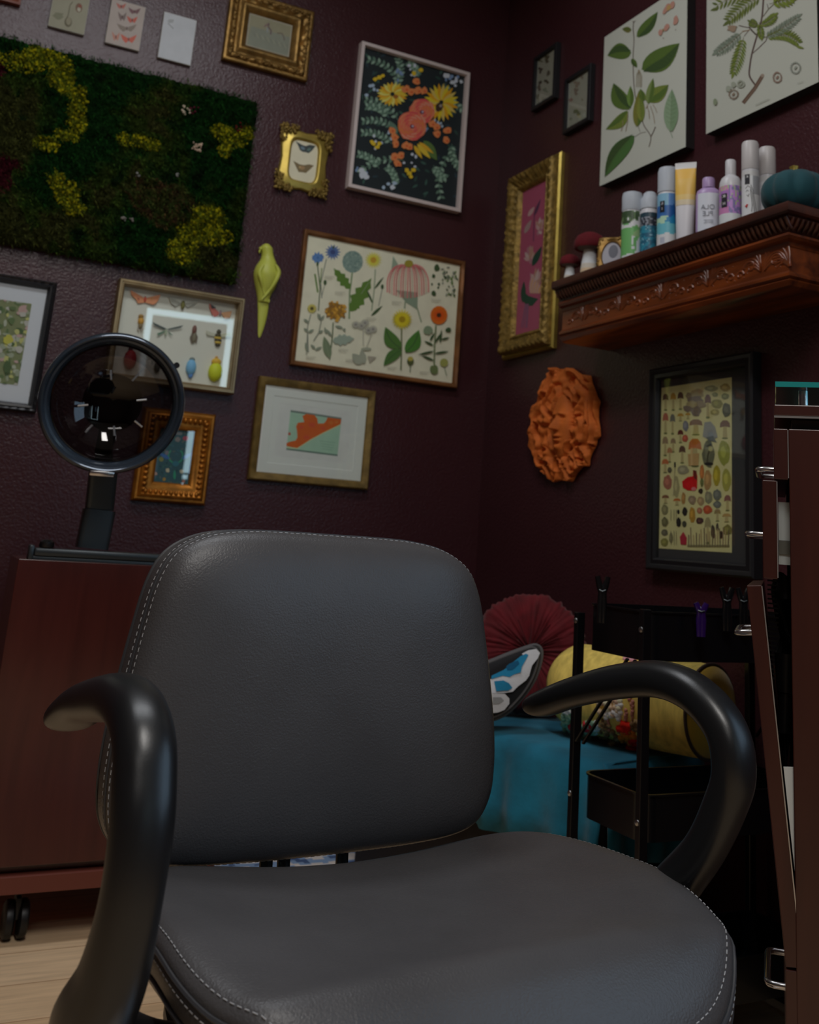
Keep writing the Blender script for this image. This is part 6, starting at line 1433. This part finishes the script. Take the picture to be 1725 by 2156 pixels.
# seat
SX, SY = .655, 1.02
SPH = [(0, .236), (.10, .238), (.18, .238), (.238, .224), (.278, .185), (.300, .11), (.308, .02), (.306, -.06), (.292, -.120), (.262, -.170), (.205, -.207), (.12, -.224), (0, -.228)]
SS = spline(SPH, 5); OS = SS + [(-x, y) for x, y in SS[::-1][1:-1]]
def stz(x, y):
    z = .460 + .038 * min(1.2, (x / .31) ** 2) * max(.15, min(1, 1 + (y + .02) / .25)) + .018 * max(0, min(1, (.12 - y) / .25)) ** 2 * math.exp(-(x / .2) ** 2)
    z += .0035 * math.exp(-((y + .152) / .02) ** 2); f_ = max(0, (-y - .160) / .068); z -= .060 * f_ ** 1.12
    return z
def sring(s_, dz):
    return [lo(SX + x * s_, SY + y * s_, stz(x * s_, y * s_) + dz) for x, y in OS]
b = MB()
b.rings([sring(*q) for q in ((.002, 0), (.2, 0), (.4, 0), (.55, 0), (.7, 0), (.8, -.0005), (.88, -.002), (.935, -.005), (.965, -.009), (.985, -.016), (.994, -.0215), (.990, -.0245), (.998, -.028), (1.0, -.035), (.998, -.043), (.990, -.0475), (.984, -.0495), (.986, -.053), (.972, -.060), (.93, -.066), (.5, -.068), (.002, -.068))], True, True)
seat = b.build('seat', m_lea, chair, True, 70)
for s_, dz in ((.972, -.0104), (1.0006, -.0315)):
    P = sring(s_, dz); stitches('stitching', P + [P[0]], seat)
b = MB()
for s_, dz in ((.996, -.0245), (.990, -.0495)):
    P = sring(s_, dz); b.tube(P + [P[0]], .0024, 6, caps=False)
b.build('piping', m_pipe, seat)
b = MB(); b.rings([[lo(SX + x * k, SY + y * k, z) for x, y in OS] for k, z in ((.84, .3715), (.84, .360), (.76, .352))], True, True); b.build('seat_pan', m_blk, chair, True, 40)
# arms
def arm(P):
    Q = spline([(x, y, z + EYE, a_, c_) for x, y, z, a_, c_ in P], 6)
    b = MB(); b.tube([lo(*q[:3]) for q in Q], [(q[3], q[4]) for q in Q], 28, side=(1, 0, 0), sq=2.3); return b.build('armrest', m_arm, chair, True, 60)
arm([(.3055, 1.290, -.229, .014, .006), (.3050, 1.284, -.227, .025, .012), (.304, 1.262, -.219, .0300, .0165), (.301, 1.200, -.197, .0290, .0190), (.297, 1.125, -.181, .0275, .0215), (.291, 1.030, -.165, .0265, .0225), (.288, .967, -.167, .0262, .0230), (.286, .925, -.185, .0262, .0230), (.285, .907, -.2135, .0262, .0230), (.284, .896, -.2465, .0258, .0225), (.282, .894, -.296, .0250, .0225), (.281, .911, -.352, .0280, .0260), (.279, .945, -.400, .0330, .0330), (.300, .985, -.435, .0340, .0340), (.350, 1.01, -.462, .0300, .0280), (.42, 1.02, -.474, .0250, .0200)])
arm([(.9520, 1.264, -.224, .014, .006), (.9522, 1.259, -.2225, .026, .012), (.953, 1.240, -.216, .0300, .0170), (.957, 1.180, -.192, .0290, .0190), (.963, 1.099, -.167, .0280, .0215), (.969, 1.022, -.153, .0270, .0225), (.972, .960, -.163, .0265, .0230), (.972, .914, -.195, .0262, .0230), (.972, .903, -.238, .0262, .0230), (.972, .918, -.279, .0258, .0225), (.972, .948, -.329, .0250, .0225), (.972, .992, -.378, .0280, .0260), (.968, 1.025, -.418, .0320, .0300), (.930, 1.045, -.452, .0310, .0280), (.86, 1.03, -.474, .0250, .0200)])
# back supports, column, base
for x in (.583, .607, .690):
    b = MB(); b.tube([lo(x, 1.16, .366), lo(x, 1.285, .372), lo(x, 1.315, .40), lo(x, 1.325, .50), lo(x, 1.332, .60)], [(.0085, .0035)] * 5, 12, side=(1, 0, 0), sq=5); b.build('back_support', m_blk, chair, True, 40)
b = MB(); b.lathe([(.030, .05), (.030, .25), (.040, .26), (.045, .352)], c=lo(.64, 1.03, 0), n=32); b.build('hydraulic_column', m_chrome, chair, True, 40)
b = MB(); b.lathe([(.29, 0), (.29, .010), (.27, .022), (.10, .040), (.05, .0495), (.001, .0495)], c=lo(.64, 1.03, 0), n=64); b.build('base_plate', m_chrome, chair, True, 40)
